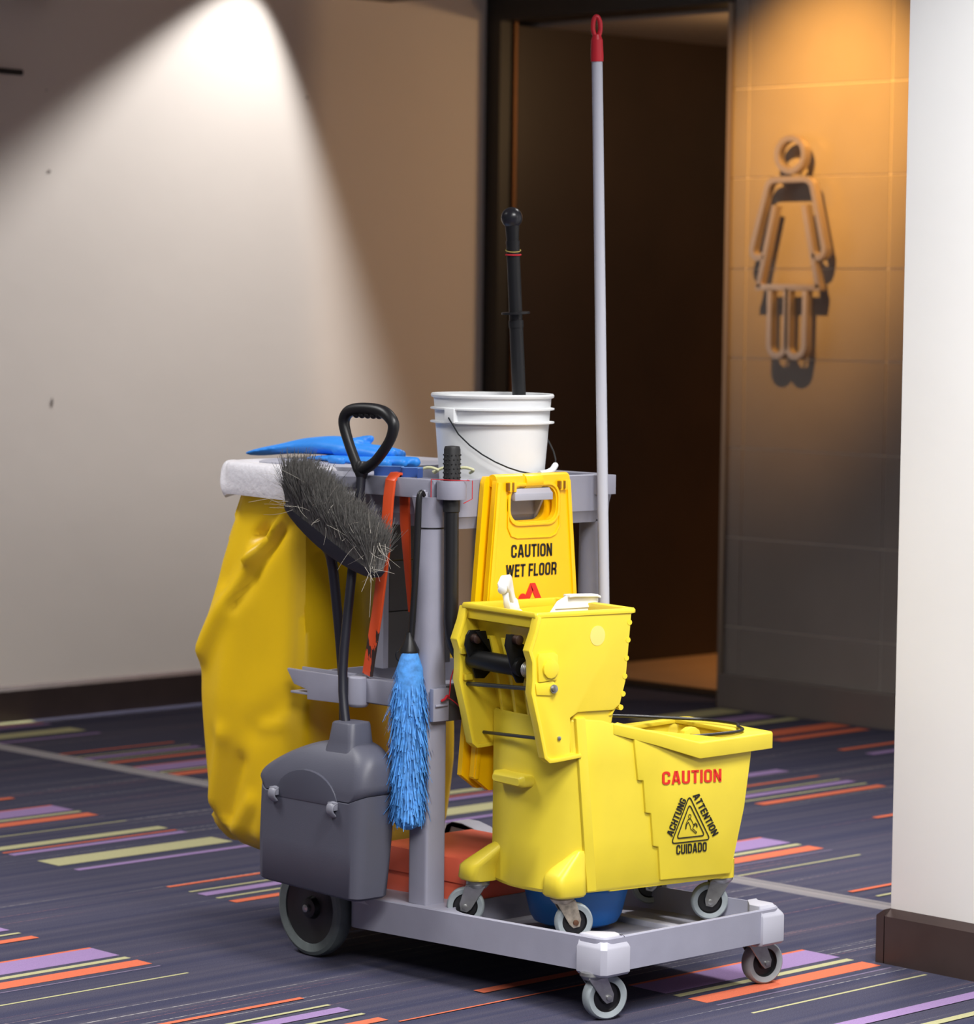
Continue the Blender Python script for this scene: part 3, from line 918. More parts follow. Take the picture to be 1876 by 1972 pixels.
for k in range(1, 15):
    t = k/15
    a_ = t*PI/2
    z = .346 + .122*math.sin(a_)
    hw = .1565*math.cos(a_)**.9 + .008
    cy = CY0 - .062*math.sin(a_)**2
    x0 = -.155 + .052*(1 - math.cos(a_))
    x1 = -.043 - .016*math.sin(a_)**2
    rr_ = min(.032, hw*.7, (x1 - x0)*.42)
    hood.append([(x, y, z + .030*min(1, abs(y - CY0)/.157)**3*(1 - t)**2 - .004*(1 - t)**2) for x, y in rrect(x0, x1, cy - hw, cy + hw, rr_, 5)])
b.loft(hood)
obj('hood', b, DARKGREY, dp, sharp=50)
b = MB()
arc_p = [(.770 - .0, .347)] + [(.676 + .094*math.cos(R(a)), .345 + .063*math.sin(R(a))) for a in range(0, 181, 12)]
b.prism(arc_p[1:], -.1575, -.10, 0)
obj('hood_window', b, mat('darker_grey_plastic', srgb(68, 69, 82), 0.5), dp, bevel=.002)
for yy, zz in ((.768, .350), (.590, .340)):
    b = MB(); b.tube([(-.155, yy, zz + .012), (-.166, yy, zz + .008), (-.168, yy, zz - .004), (-.160, yy, zz - .014)], (.011, .004), 10, smooth=3, upv=(-1, 0, .2))
    b.box((-.166, -.150), (yy - .010, yy + .010), (zz - .002, zz + .014))
    obj('hinge_clip', b, mat('mid_grey_plastic', srgb(120, 121, 132), 0.45), dp, bevel=.002)
b = MB()
b.loft([[(x, y, z) for x, y in rrect(-.128 + a, -.062 - a*.3, .613 - hw, .613 + hw, .013, 4)] for z, hw, a in ((.41, .052, -.018), (.44, .044, -.006), (.47, .037, .002), (.503, .032, .006), (.506, .030, .008))])
obj('socket', b, DARKGREY, dp, sharp=45)
b = MB(); b.tube([(-.094, .625, .480), (-.080, .655, .60), (-.058, .655, .80), (-.034, .660, .96), (-.030, .662, 1.005)], .0095, 14, smooth=4)
obj('shaft', b, NAVY, dp)
# D-grip
b = MB()
gp = [(.652, 1.003), (.664, 1.02), (.684, 1.055), (.699, 1.092), (.693, 1.112), (.672, 1.1225), (.628, 1.126), (.585, 1.122), (.560, 1.109), (.551, 1.092), (.564, 1.062), (.604, 1.022), (.638, 1.005)]
rad = [.012, .0105, .0105, .0115, .0125, .0125, .012, .0125, .0125, .0115, .0105, .0105, .012]
gp = [(y + .016, z) for y, z in gp]
b.tube([(-.03, y, z) for y, z in gp], rad, 14, smooth=5, closed=True, upv=(1, 0, 0))
for yy in (.678, .661, .644, .627, .610):
    b.sphere((-.03, yy, 1.1135), .0075, 10)
b.lathe([(.010, .985), (.0135, .995), (.013, 1.012), (.009, 1.02)], (-.029, .662, 0), 14)
obj('grip', b, BLACK, dp, sharp=60)

# ================================================================== BROOM
br = thing('broom', 'upside-down black broom with frayed grey bristles leaning at the cart side', 'broom', (-.03, .70, .45))
bx = -.075
P0, P1 = Vector((bx, .829, .922)), Vector((bx, .560, .801))      # spine of the head, left to right
u = (P1 - P0).normalized()
nb = Vector((0, -u.z, u.y)); nb = nb if nb.z > 0 else -nb           # direction of the bristles
L_ = (P1 - P0).length
b = MB()
pr_ = []
for k in range(13):
    t = k/12
    c = P0 + u*(L_*t)
    th = .006 + .022*math.sin(PI*min(1, max(0, t)))**.7
    pr_.append((c, th))
rings = []
for c, th in pr_:
    a = c + nb*.006
    d = c - nb*th
    hx = .020
    rings.append([(a.x - hx, a.y, a.z), (a.x + hx, a.y, a.z), (d.x + hx*.6, d.y, d.z), (d.x - hx*.6, d.y, d.z)])
b.loft(rings)
obj('head', b, NAVY, br, bevel=.003)
b = MB(); b.tube([(bx, .710, .846), (-.055, .716, .80), (-.032, .712, .60), (-.028, .708, .45)], [.013, .0105, .0095, .0095], 14, smooth=4)
obj('handle', b, NAVY, br)
b = MB()
def strand(mb, p, d, ln_, bend, wdt, n=4):
    pts = [p + d*(ln_*k/n) + bend*((k/n)**2) for k in range(n + 1)]
    side = d.cross(Vector((random.uniform(-1, 1), random.uniform(-1, 1), random.uniform(-1, 1)))).normalized()*wdt
    s2 = d.cross(side).normalized()*wdt
    rings = []
    for k, q in enumerate(pts):
        f = 1 - .6*k/n
        rings.append([q + side*f, q - side*.5*f + s2*.86*f, q - side*.5*f - s2*.86*f])
    mb.loft(rings)
for k in range(9000):
    t = random.uniform(.015, .985)
    ox = random.uniform(-1, 1)
    base = P0 + u*(L_*t) + Vector((ox*.017, 0, 0)) + nb*.004
    fan = -.30
    d = (nb + u*(fan + random.gauss(0, .07)) + Vector((ox*.22 + random.gauss(0, .09), 0, 0))).normalized()
    l = (.104 - .022*t)*random.uniform(.72, 1.03)
    curl = Vector((random.gauss(0, .010), random.gauss(0, .012), random.gauss(0, .010)))
    strand(b, base, d, l, curl, .00095, 3)
obj('bristles', b, BRIS, br, sharp=60, kind='stuff')
b = MB()
for k in range(70):
    side_ = random.random() < .5
    t = random.uniform(0, .12) if side_ else random.uniform(.88, 1.0)
    base = P0 + u*(L_*t) + Vector((random.uniform(-.02, .0), 0, 0)) + nb*random.uniform(0, .07)
    d = (nb*random.uniform(-.9, .6) + u*(-1 if side_ else 1)*random.uniform(.4, 1.2) + Vector((random.uniform(-.6, .1), 0, 0))).normalized()
    strand(b, base, d, random.uniform(.02, .07), Vector((random.gauss(0, .012), random.gauss(0, .02), random.gauss(0, .02))), .0005, 5)
for k in range(26):
    t = random.uniform(.1, .95)
    base = P0 + u*(L_*t) + Vector((-.03, 0, 0)) + nb*random.uniform(.02, .09)
    d = (nb*random.uniform(-.5, 1) + u*random.uniform(-.8, .8) + Vector((-.25, 0, 0))).normalized()
    strand(b, base, d, random.uniform(.02, .05), Vector((random.gauss(0, .005), random.gauss(0, .012), random.gauss(0, .012))), .0005, 5)
obj('stray_bristles', b, BRISL, br, sharp=60, kind='stuff', label='pale loose bristles and fibres caught in the broom')

# ================================================================== ORANGE TONGS
b = MB()
tp = [(-.018, .650, .590), (-.018, .623, .718), (-.018, .602, .845), (-.0175, .593, .95), (-.015, .590, .985), (-.004, .589, .998), (.012, .590, .998), (.024, .592, .985), (.027, .592, .90), (.032, .580, .72)]
rings = []
for i, p in enumerate(tp):
    p = Vector(p)
    a, c = Vector(tp[max(0, i-1)]), Vector(tp[min(len(tp)-1, i+1)])
    tg = (c - a).normalized()
    wv = Vector((0, 1, 0)); wv = (wv - tg*wv.dot(tg)).normalized()*(.0135 if i < 8 else (.013 if i == 8 else .003))
    nn = tg.cross(wv).normalized()*.003
    rings.append([p + wv + nn, p - wv + nn, p - wv - nn, p + wv - nn])
b.loft(rings)
tag(obj('tongs', b, ORANGE, bevel=.0012), 'long orange painted metal tongs with worn tips hooked over the tool rail', 'tongs')

# ================================================================== DUSTER
du = thing('duster', 'fluffy blue duster hanging upside down from the cart hook by its black handle', 'duster', (-.045, .50, .29))
b = MB(); b.tube([(-.022, .484, .960), (-.03, .483, .968), (-.036, .484, .955), (-.036, .487, .90), (-.036, .492, .80), (-.038, .500, .68), (-.040, .503, .655)], [.004, .0045, .006, .007, .0065, .0065, .007], 12, smooth=4)
b.lathe([(.007, .69), (.010, .675), (.020, .655), (.020, .650)], (-.040, .503, 0), 18)
obj('handle', b, BLACK, du)
b = MB(); b.tube([(-.045, .522, .652), (-.05, .530, .648), (-.048, .532, .636), (-.044, .528, .630)], .0012, 6, smooth=4); obj('hang_ring', b, WIRE, du)
b = MB()
axis0, axis1 = Vector((-.040, .503, .652)), Vector((-.048, .492, .305))
for k in range(6000):
    t = (k/6000)**.9
    c = axis0.lerp(axis1, t*.86)
    rmax = .018 + .020*min(1, t*4) - .002*t
    a = random.uniform(0, 2*PI)
    out_ = Vector((math.cos(a), math.sin(a), 0))
    p = c + out_*(rmax*random.uniform(.45, .85))
    d = (Vector((0, 0, -1)) + out_*random.uniform(.06, .38) + Vector((random.gauss(0, .07), random.gauss(0, .07), 0))).normalized()
    l = random.uniform(.030, .056)
    wv = out_.cross(Vector((0, 0, 1)))*random.uniform(.0008, .0019)
    p2, p3 = p + d*(l*.55) , p + d*l + out_*random.uniform(-.006, .003)
    b.add([p - wv*.6, p + wv*.6, p2 + wv, p2 - wv, p3 + wv*.7, p3 - wv*.7], [(0, 1, 2, 3), (3, 2, 4, 5)])
obj('fibre_fringe', b, DUST, du, sharp=80, kind='stuff')
b = MB(); b.lathe([(.016, .650), (.026, .62), (.030, .55), (.030, .36), (.026, .31), (.01, .30)], (-.044, .497, 0), 18); obj('core', b, DUST, du)

# ================================================================== RED BOX ON THE DECK
bxo = thing('storage_box', 'red lidded box standing on the cart deck behind the post', 'box', (.18, .57, .145))
b = MB(); b.box((.065, .325), (.447, .700), (.140, .190)); obj('box_base', b, REDBOX, bxo, bevel=.002)
b = MB(); b.box((.061, .329), (.443, .704), (.184, .234)); obj('lid', b, REDBOX, bxo, bevel=.0015)

# ================================================================== BLUE BASIN
b = MB()
bc = (.228, .296, 0)
b.lathe([(.02, .110), (.068, .110), (.084, .117), (.092, .132), (.105, .186), (.108, .188), (.108, .191), (.103, .190), (.090, .135), (.082, .122), (.02, .118)], bc, 44)
tag(obj('basin', b, BLUE), 'blue plastic basin tucked under the yellow mop bucket', 'basin')

# ================================================================== MOP BUCKET (local frame, turned 9 degrees on the deck)
BX, BY, YAW = .055, .145, R(-9)
DZ = .003
bk = thing('mop_bucket', 'yellow caution mop bucket on casters standing in the cart front', 'bucket', (BX, BY, .11), YAW)
ROOTM[bk.name] = Matrix.Translation((BX, BY, .11)) @ Matrix.Rotation(YAW, 4, 'Z')
def LW(mb):     # local bucket coordinates -> world
    M = Matrix.Translation((BX, BY, DZ)) @ Matrix.Rotation(YAW, 4, 'Z')
    mb.v = [M @ p for p in mb.v]
    return mb
def lw(p):
    return Matrix.Translation((BX, BY, DZ)) @ Matrix.Rotation(YAW, 4, 'Z') @ Vector(p)
def plan(t, e=0.0):
    """bucket outline at height parameter t (0 foot, 1 rim); e = inset"""
    x_c = .041 - .029*t
    x_r = .408 + .044*t
    yb = .250
    pts = [(x_c + .004, 0), (x_c + .06, 0), (x_c + .11 + .02*(1-t), 0), (x_r - .05, 0), (x_r - .012, .004), (x_r, .018), (x_r + .004*t, .09), (x_r + .004*t, .165), (x_r, .235), (x_r - .014, .248), (x_r - .1, yb),
           (x_c + .1, yb), (x_c + .01, yb), (x_c - .018, .242), (-.026 + .0*t, .222), (-.036 + .005*t, .185), (-.042 + .008*t, .145), (-.040 + .008*t, .10), (-.030 + .008*t, .055), (-.010 + .0*t + .01*(1-t), .022), (x_c - .008, .004)]
    c = Vector((.2, .125))
    out = []
    for p in pts:
        q = Vector(p)
        d = (c - q)
        q = q + Vector((math.copysign(min(e, abs(d.x)), d.x), math.copysign(min(e, abs(d.y)), d.y)))
        out.append(q)
    return out
def topz(x):
    if x < .055: return .543
    if x < .105: return .543 - (x - .055)/.05*.018
    if x < .30: return .525 - (x - .105)/.195*.049
    return .476 + (x - .30)/.2*.006
b = MB()
def bring(z, t, e=0):
    return [(p.x, p.y, z) for p in plan(t, e)]
rings = [bring(.212, -.0, .012), bring(.203, .0, .004), bring(.210, .02, 0), bring(.30, .30), bring(.40, .62), bring(.452, .80)]
rings.append([(p.x, p.y, topz(p.x) - .004) for p in plan(.98)])
rings.append([(p.x, p.y, topz(p.x)) for p in plan(.98, .002)])
rings.append([(p.x, p.y, topz(p.x) - .002) for p in plan(.97, .006)])
rings += [bring(.44, .76, .006), bring(.30, .30, .007), bring(.215, .02, .014)]
b.loft(rings)
body_o = obj('bucket_body', LW(b), YEL, bk, sharp=32)
# stepped raised panel of the printed side
b = MB()
st = [(.146, .506), (.159, .414), (.172, .413), (.179, .349), (.192, .347), (.199, .282), (.212, .279), (.218, .213), (.395, .210), (.402, .236), (.428, .34), (.444, .452), (.30, .460), (.20, .494)]
b.prism(st, -.0055, .004, 1)
pnl = obj('raised_panel', LW(b), YEL, bk, bevel=.0035)
b = MB()   # upright corner bead beside the wringer end
b.loft([[(x + .033*(1-t) , y, z) for x, y in ((.006, .004), (.006, -.006), (.028, -.006), (.032, .004))] for z, t in ((.207, 0.0), (.38, .5), (.545, 1.0))])
obj('corner_bead', LW(b), YEL, bk, bevel=.002)
# rolled rim, spout side dips
b = MB()
rim_path = [(.100, -.001, .529), (.200, -.010, .507), (.300, -.021, .481), (.40, -.020, .4845), (.487, -.018, .488), (.496, -.006, .4885), (.496, .13, .4885), (.496, .256, .4885), (.487, .268, .488), (.30, .270, .481), (.2, .262, .507), (.100, .251, .529)]
rings = []
for i, p in enumerate(rim_path):
    p = Vector(p)
    cin = Vector((min(max(p.x, .12), .44), min(max(p.y, .014), .236), p.z))
    inn = Vector((p.x, p.y, p.z)).lerp(cin, 1.0)
    hgt = .021 + .011*min(1, i/2, (len(rim_path) - 1 - i)/2)
    v = (cin - p)
    v.z = 0
    v = v.normalized()*.005 if v.length > 1e-5 else Vector((0, .005, 0))
    rings.append([p + Vector((0, 0, -hgt)), p + Vector((0, 0, -.002)), p + v*.6, inn, inn + Vector((0, 0, -.008)), p + v + Vector((0, 0, -.007)), p + v + Vector((0, 0, -hgt))])
b.loft(rings)
obj('rim', LW(b), YEL, bk, bevel=.0014, sharp=35)
# finger grip on the wringer end
b = MB()
b.loft([[(x, y, z) for y, z in rrect(.078, .185, .404, .428, .010, 4)] for x in (-.02, -.052)] + [[(-.060, y, z) for y, z in rrect(.086, .177, .408, .421, .006, 4)]])
obj('end_grip', LW(b), YEL, bk, sharp=45)
# caster housings: sloped wedges over each stem
def foot(secs):
    b = MB()
    b.loft([[(x, y, z) for x, y in rrect(x0, x1, y0, y1, r, 3)] for z, x0, x1, y0, y1, r in secs])
    return obj('caster_housing', LW(b), YEL, bk, bevel=0, sharp=50)
foot([(.199, -.030, .036, -.010, .050, .016), (.204, -.034, .038, -.014, .052, .016), (.238, -.032, .038, -.012, .050, .016), (.246, -.024, .038, -.010, .046, .014), (.280, .010, .038, -.006, .03, .009), (.287, .018, .036, -.004, .022, .006)])
foot([(.203, -.080, -.016, .206, .264, .016), (.208, -.084, -.012, .204, .266, .016), (.232, -.082, -.012, .202, .264, .016), (.240, -.074, -.012, .196, .258, .014), (.272, -.040, -.012, .180, .225, .010), (.280, -.032, -.014, .178, .21, .006)])
foot([(.199, .372, .418, .004, .06, .012), (.236, .374, .418, .003, .06, .012)])
foot([(.199, .372, .418, .195, .248, .012), (.236, .374, .418, .195, .248, .012)])
b = MB(); b.box((.10, .404), (.004, .012), (.2, .222)); obj('bottom_bead', LW(b), YEL, bk, bevel=.003)
def bcaster(x, y, ang, rust):
    p = lw((x, y, 0))
    caster(bk, (p.x, p.y), .115 + .0375, .0375, .022, ang + YAW, .205, RUST if rust else STEEL, rust=rust)
bcaster(-.002, .020, R(-20), True)
bcaster(-.050, .236, R(140), False)
bcaster(.400, .030, R(150), False)
bcaster(.400, .225, R(150), False)
# printed warning
pf = lambda x, z: lw((x, -.0066, z))
text('print_caution', 'CAUTION', pf(.217, .4015), pf(.366, .3965), pf(.2165, .4275), RED, bk)
text('print_achtung', 'ACHTUNG', pf(.2445, .2965), pf(.2785, .3665), pf(.2300, .3035), INK, bk)
text('print_attention', 'ATTENTION', pf(.2935, .3740), pf(.3465, .2885), pf(.3085, .3800), INK, bk)
text('print_cuidado', 'CUIDADO', pf(.255, .2605), pf(.3315, .2605), pf(.255, .2795), INK, bk)
def tri_ring(pts, r, wd):
    out = []
    n = 3
    for i in range(3):
        p, a, c = Vector(pts[i]), Vector(pts[i-1]), Vector(pts[(i+1) % 3])
        da, dc = (a - p).normalized(), (c - p).normalized()
        s, e = p + da*r, p + dc*r
        for k in range(7):
            t = k/6
            out.append((s*(1-t)**2 + p*2*t*(1-t) + e*t*t))
    b = MB()
    bar2d(b, out, wd, -.0072, -.0064, 1, True)
    return b
b = tri_ring([(.2855, .375), (.340, .2835), (.242, .2835)], .010, .0022)
obj('print_triangle', LW(b), INK, bk, smooth=False)
b = tri_ring([(.2865, .358), (.326, .2925), (.2555, .2925)], .008, .0022)
obj('print_triangle', LW(b), INK, bk, smooth=False)
b = MB()
bar2d(b, [(.2875 + .0032*math.cos(a*PI/6), .334 + .0038*math.sin(a*PI/6)) for a in range(12)], .001, -.0072, -.0064, 1, True)
man = [(.284, .329), (.280, .324), (.2775, .311), (.2765, .3105), (.2785, .324)]
man = [(.284, .3285), (.290, .3285), (.2945, .322), (.297, .316), (.302, .3195), (.306, .3165), (.307, .311), (.3055, .311), (.3045, .3155), (.3015, .3165), (.297, .3125), (.2955, .309), (.3055, .301), (.3035, .2985), (.2905, .3085), (.2885, .316), (.2845, .3225), (.280, .318), (.2785, .310), (.277, .310), (.2785, .3195)]
bar2d(b, man, .0011, -.0072, -.0064, 1, True)
obj('print_figure', LW(b), INK, bk, smooth=False)
# bail lying on the rim
b = MB()
bp = [(.309, .034, .491), (.311, .014, .489), (.36, .007, .490), (.412, .003, .492), (.436, .014, .494), (.449, .045, .495), (.468, .075, .496), (.455, .15, .496), (.42, .182, .497), (.35, .232, .500), (.26, .262, .505), (.16, .268, .515), (.09, .264, .520)]
b.tube([lw(p) for p in bp], .0032, 10, smooth=5)
bl_ = obj('bail', b, BLACK, bk)
b = MB(); b.loft([[(x, y, z) for x, z in ((.288, .468), (.334, .468), (.334, .487), (.330, .499), (.320, .505), (.306, .505), (.294, .499), (.288, .487))] for y in (.020, .036)]); obj('bail_lug', LW(b), YEL, bk, bevel=.002)

# ================================================================== WRINGER
wr = thing('mop_wringer', 'yellow down-press wringer with black rollers mounted on the mop bucket', 'wringer', (BX, BY, .45), YAW)
ROOTM[wr.name] = Matrix.Translation((BX, BY, .45)) @ Matrix.Rotation(YAW, 4, 'Z')
prof = [(-.085, .748), (-.092, .717), (-.106, .681), (-.098, .660), (-.097, .624), (-.099, .601), (-.082, .54), (-.066, .476), (-.056, .468), (-.039, .4655), (.018, .4705), (.018, .476), (-.005, .480), (-.006, .547), (.012, .557), (.098, .556), (.113, .566), (.126, .611), (.138, .744), (.138, .748)]
b = MB(); b.prism(prof, -.003, .006, 1)
bar2d(b, [(-.085, .745), (-.092, .717), (-.106, .681), (-.098, .660), (-.097, .624), (-.099, .601), (-.082, .54), (-.066, .476), (-.056, .468), (-.039, .4685), (.018, .4735)], .008, -.009, .012, 1)
side = obj('side_plate', LW(b), YELW, wr, bevel=.002)
b = MB(); b.prism([(-.088, .666), (-.085, .675), (-.05, .676), (-.040, .670), (-.040, .632), (-.043, .622), (-.085, .620)], -.008, .0, 1)
b.prism([(-.088, .596), (-.05, .592), (-.042, .600), (-.042, .614), (-.05, .622), (-.092, .619)], -.006, .0, 1)
obj('side_pad', LW(b), YELW, side, bevel=.0025)
b = MB(); b.prism([(-.059 + .0185*math.cos(R(a)), .645 + .019*math.sin(R(a))) for a in (0, 25, 62, 90, 118, 155, 180, 205, 242, 270, 298, 335)], -.013, .0, 1)
obj('pivot_cap', LW(b), YELW, side, bevel=.003)
b = MB(); b.lathe([(.0085, -.010), (.0085, -.007), (.006, -.0095), (.006, -.014), (.003, -.0145)][::1], (-.050, 0, .606), 12, 1)
obj('bolt', LW(b), STEEL, side)
b = MB(); b.lathe([(.004, -.001), (.004, -.006), (.002, -.007)], (-.033, 0, .510), 10, 1); obj('bolt', LW(b), STEEL, side)
b = MB(); b.lathe([(.018, -.0028), (.018, -.0036), (.005, -.0040)], (.056, 0, .702), 28, 1)
for p in b.v: p.z = .702 + (p.z - .702)*1.08
obj('round_sticker', LW(b), STICK, side, label='round clear sticker on the wringer side')
b = MB(); b.prism([(x, z) for x, z in prof if x < .05], .236, .246, 1)
bar2d(b, [(-.085, .745), (-.092, .717), (-.106, .681), (-.098, .660), (-.097, .624), (-.099, .601), (-.082, .54), (-.066, .476), (-.056, .468), (-.039, .4685), (.018, .4735)], .008, .232, .255, 1)
b.prism([(-.04, .56), (.05, .556), (.098, .556), (.113, .566), (.126, .611), (.138, .748), (-.085, .748)], .238, .244, 1)
b.box((-.092, -.072), (.228, .240), (.600, .612)); b.box((-.102, -.075), (.226, .238), (.652, .665))
obj('side_plate', LW(b), YELW, wr, bevel=.002)
# hopper: back wall with nubs, front wall, funnel
b = MB()
b.loft([[(x, y, z) for y in (0.0, .244)] + [(x - .006, y, z) for y in (.244, 0.0)] for x, z in ((.096, .545), (.112, .566), (.126, .611), (.138, .748))])
hop = obj('back_wall', LW(b), YELW, wr, bevel=.0015)
b = MB()
for x, z in ((.133, .724), (.130, .690), (.127, .655), (.1235, .620), (.120, .586), (.115, .560)):
    b.tube([(x, -.004, z), (x + .003, .03, z), (x + .003, .21, z), (x, .248, z)], .0055, 8)
obj('back_ribs', LW(b), YELW, wr)
b = MB()
b.loft([[(x, y, z) for y in (.002, .242)] + [(x + .005, y, z) for y in (.242, .002)] for x, z in ((-.084, .748), (-.084, .722), (-.060, .716), (-.052, .690), (-.018, .60), (-.004, .52), (.0, .47))])
fw_ = obj('front_wall', LW(b), YELW, wr, bevel=.0015)
b = MB()
for y in (.05, .095, .14, .185):
    b.prism([(-.064, .690), (-.05, .69), (-.016, .60), (-.004, .53), (-.03, .54), (-.040, .60)], y, y + .010, 1)
obj('front_ribs', LW(b), YELW, fw_, bevel=.002)
b = MB()  # top lip all round
lipP = [(-.087, -.004), (.142, -.006), (.148, -.002), (.150, .06), (.150, .19), (.148, .246), (.142, .250), (-.087, .248), (-.091, .243), (-.091, .0)]
inn = [(-.076, .008), (.126, .006), (.130, .010), (.131, .06), (.131, .19), (.130, .234), (.126, .238), (-.076, .236), (-.080, .232), (-.080, .012)]
b.loft([[(x, y, .7425) for x, y in lipP], [(x, y, .748) for x, y in lipP], [(x*.985, .122 + (y - .122)*.98, .752) for x, y in lipP], [(x, y, .751) for x, y in inn], [(x, y, .736) for x, y in inn]], False, True)
obj('top_lip', LW(b), YELW, wr, bevel=.001, sharp=40)
b = MB()
b.loft([[(x, y, z) for x, y in rrect(x0, x1, .003, .241, .010, 3)] for z, x0, x1 in ((.44, .008, .100), (.53, .004, .1025), (.548, .0, .106), (.558, -.002, .112))])
obj('funnel', LW(b), YELW, wr, sharp=45)
# pressing mechanism
b = MB(); b.lathe([(.019, .055), (.019, .225)], (-.076, 0, .642), 20, 1)
b.prism([(-.094, .70), (-.070, .70), (-.066, .684), (-.058, .684), (-.016, .646), (-.044, .640), (-.044, .616), (-.058, .604), (-.078, .605), (-.104, .672), (-.101, .69)], .210, .216, 1)
b.prism([(-.094, .70), (-.070, .70), (-.066, .684), (-.058, .684), (-.016, .646), (-.044, .640)], .190, .194, 1)
b.prism([(-.105, .706), (-.080, .703), (-.075, .690), (-.052, .676), (-.053, .658), (-.066, .610), (-.080, .611), (-.092, .630), (-.100, .660), (-.109, .684)], .068, .074, 1)
b.box((-.07, -.05), (.045, .072), (.66, .676))
mech = obj('press_mechanism', LW(b), PITCH, wr, bevel=.001)
for y0, y1, x, z in ((.196, .225, -.085, .684), (.055, .082, -.086, .695)):
    b = MB(); b.lathe([(.004, y0 - .003), (.0095, y0), (.0095, y1), (.004, y1 + .002)], (x, 0, z), 16, 1); obj('roller', LW(b), mat('dark_brown_bolt', srgb(58, 40, 34), 0.35, 0.3), mech)
b = MB()
for k in range(5):
    b.lathe([(.0135, .014 + k*.0055), (.017, .0165 + k*.0055), (.0135, .019 + k*.0055)], (-.078, 0, .640), 18, 1)
obj('spring', LW(b), STEEL, mech)
b = MB(); b.tube([lw((-.080, .238, .592)), lw((-.082, .004, .606))], .0045, 10); obj('steel_rod', b, mat('dark_rod', srgb(70, 70, 66), .35, .6), wr)
b = MB(); b.tube([lw((-.040, .236, .494)), lw((-.060, .006, .509))], .0035, 10); obj('steel_rod', b, MATS['dark_rod'], wr)
# long lever rising behind the far plate, through the tray clip
b = MB(); b.tube([(.016, .446, 1.02), (.016, .446, .92), (.018, .446, .76), (.019, .446, .71), (.026, .442, .665), (.044, .430, .630), (.062, .420, .612)], .0145, 16, smooth=5)
lev = obj('lever', b, BLACK, wr)
b = MB(); b.lathe([(.012, .925), (.0165, .93), (.0165, 1.052), (.0145, 1.058), (.006, 1.059)], (.016, .446, 0), 22)
for zz in range(10):
    for k in range(12):
        a = 2*PI*(k + .5*(zz % 2))/12
        b.sphere((.016 + .0165*math.cos(a), .446 + .0165*math.sin(a), .962 + zz*.0088), .0019, 6)
obj('grip', b, mat('black_rubber', srgb(26, 26, 28), .55), wr, label='black textured rubber grip')

# ================================================================== SPRAY BOTTLE + SCOOP IN THE WRINGER
sp = thing('spray_bottle', 'white trigger spray bottle standing in the wringer', 'spray bottle', (-.0, .25, .62))
def SPM(mb):
    M = Matrix.Translation(lw((-.014, .170, .712))) @ Matrix.Rotation(R(34), 4, 'Z') @ Matrix.Rotation(R(-10), 4, 'X') @ Matrix.Rotation(R(-16), 4, 'Y')
    mb.v = [M @ p for p in mb.v]
    return mb
b = MB(); b.lathe([(.02, -.09), (.031, -.085), (.032, -.01), (.028, .008), (.020, .022), (.0135, .030), (.0135, .034)], (0, 0, 0), 24); obj('bottle', SPM(b), CREAM, sp)
b = MB(); b.lathe([(.0145, .030), (.015, .032), (.0145, .048), (.012, .052)], (0, 0, 0), 20)
b.loft([[(x, y, z) for x, y in rrect(x0, x1, -.010, .010, .004, 3)] for z, x0, x1 in ((.046, -.012, .012), (.060, -.015, .010), (.074, -.022, .014), (.084, -.034, .018), (.094, -.040, .018), (.100, -.036, .010))])
obj('spray_head', SPM(b), WHITE, sp, bevel=.0015, sharp=45)
b = MB(); b.lathe([(.006, -.050), (.009, -.048), (.009, -.040), (.006, -.036)], (0, 0, .090), 14, 0); obj('nozzle', SPM(b), WHITE, sp)
b = MB(); b.tube([(-.018, 0, .080), (-.030, 0, .070), (-.033, 0, .055), (-.030, 0, .040)], (.006, .003), 8, smooth=3); obj('trigger', SPM(b), WHITE, sp)
b = MB()
sc_p = [(.036, .690), (.040, .735), (.058, .757), (.080, .767), (.092, .7675), (.148, .766), (.156, .763), (.156, .752), (.138, .738), (.118, .728), (.100, .690)]
b.prism(sc_p, .128, .133, 1)
b.prism([(.052, .746), (.140, .746), (.138, .742), (.050, .742)], .1255, .13, 1)
b.prism([(.080, .769), (.092, .7695), (.148, .768), (.157, .764), (.157, .760), (.148, .763), (.092, .765), (.08, .764)], .120, .142, 1)
tag(obj('scraper', LW(b), WHITE, bevel=.0012), 'flat white plastic scraper sticking out of the wringer', 'scraper')

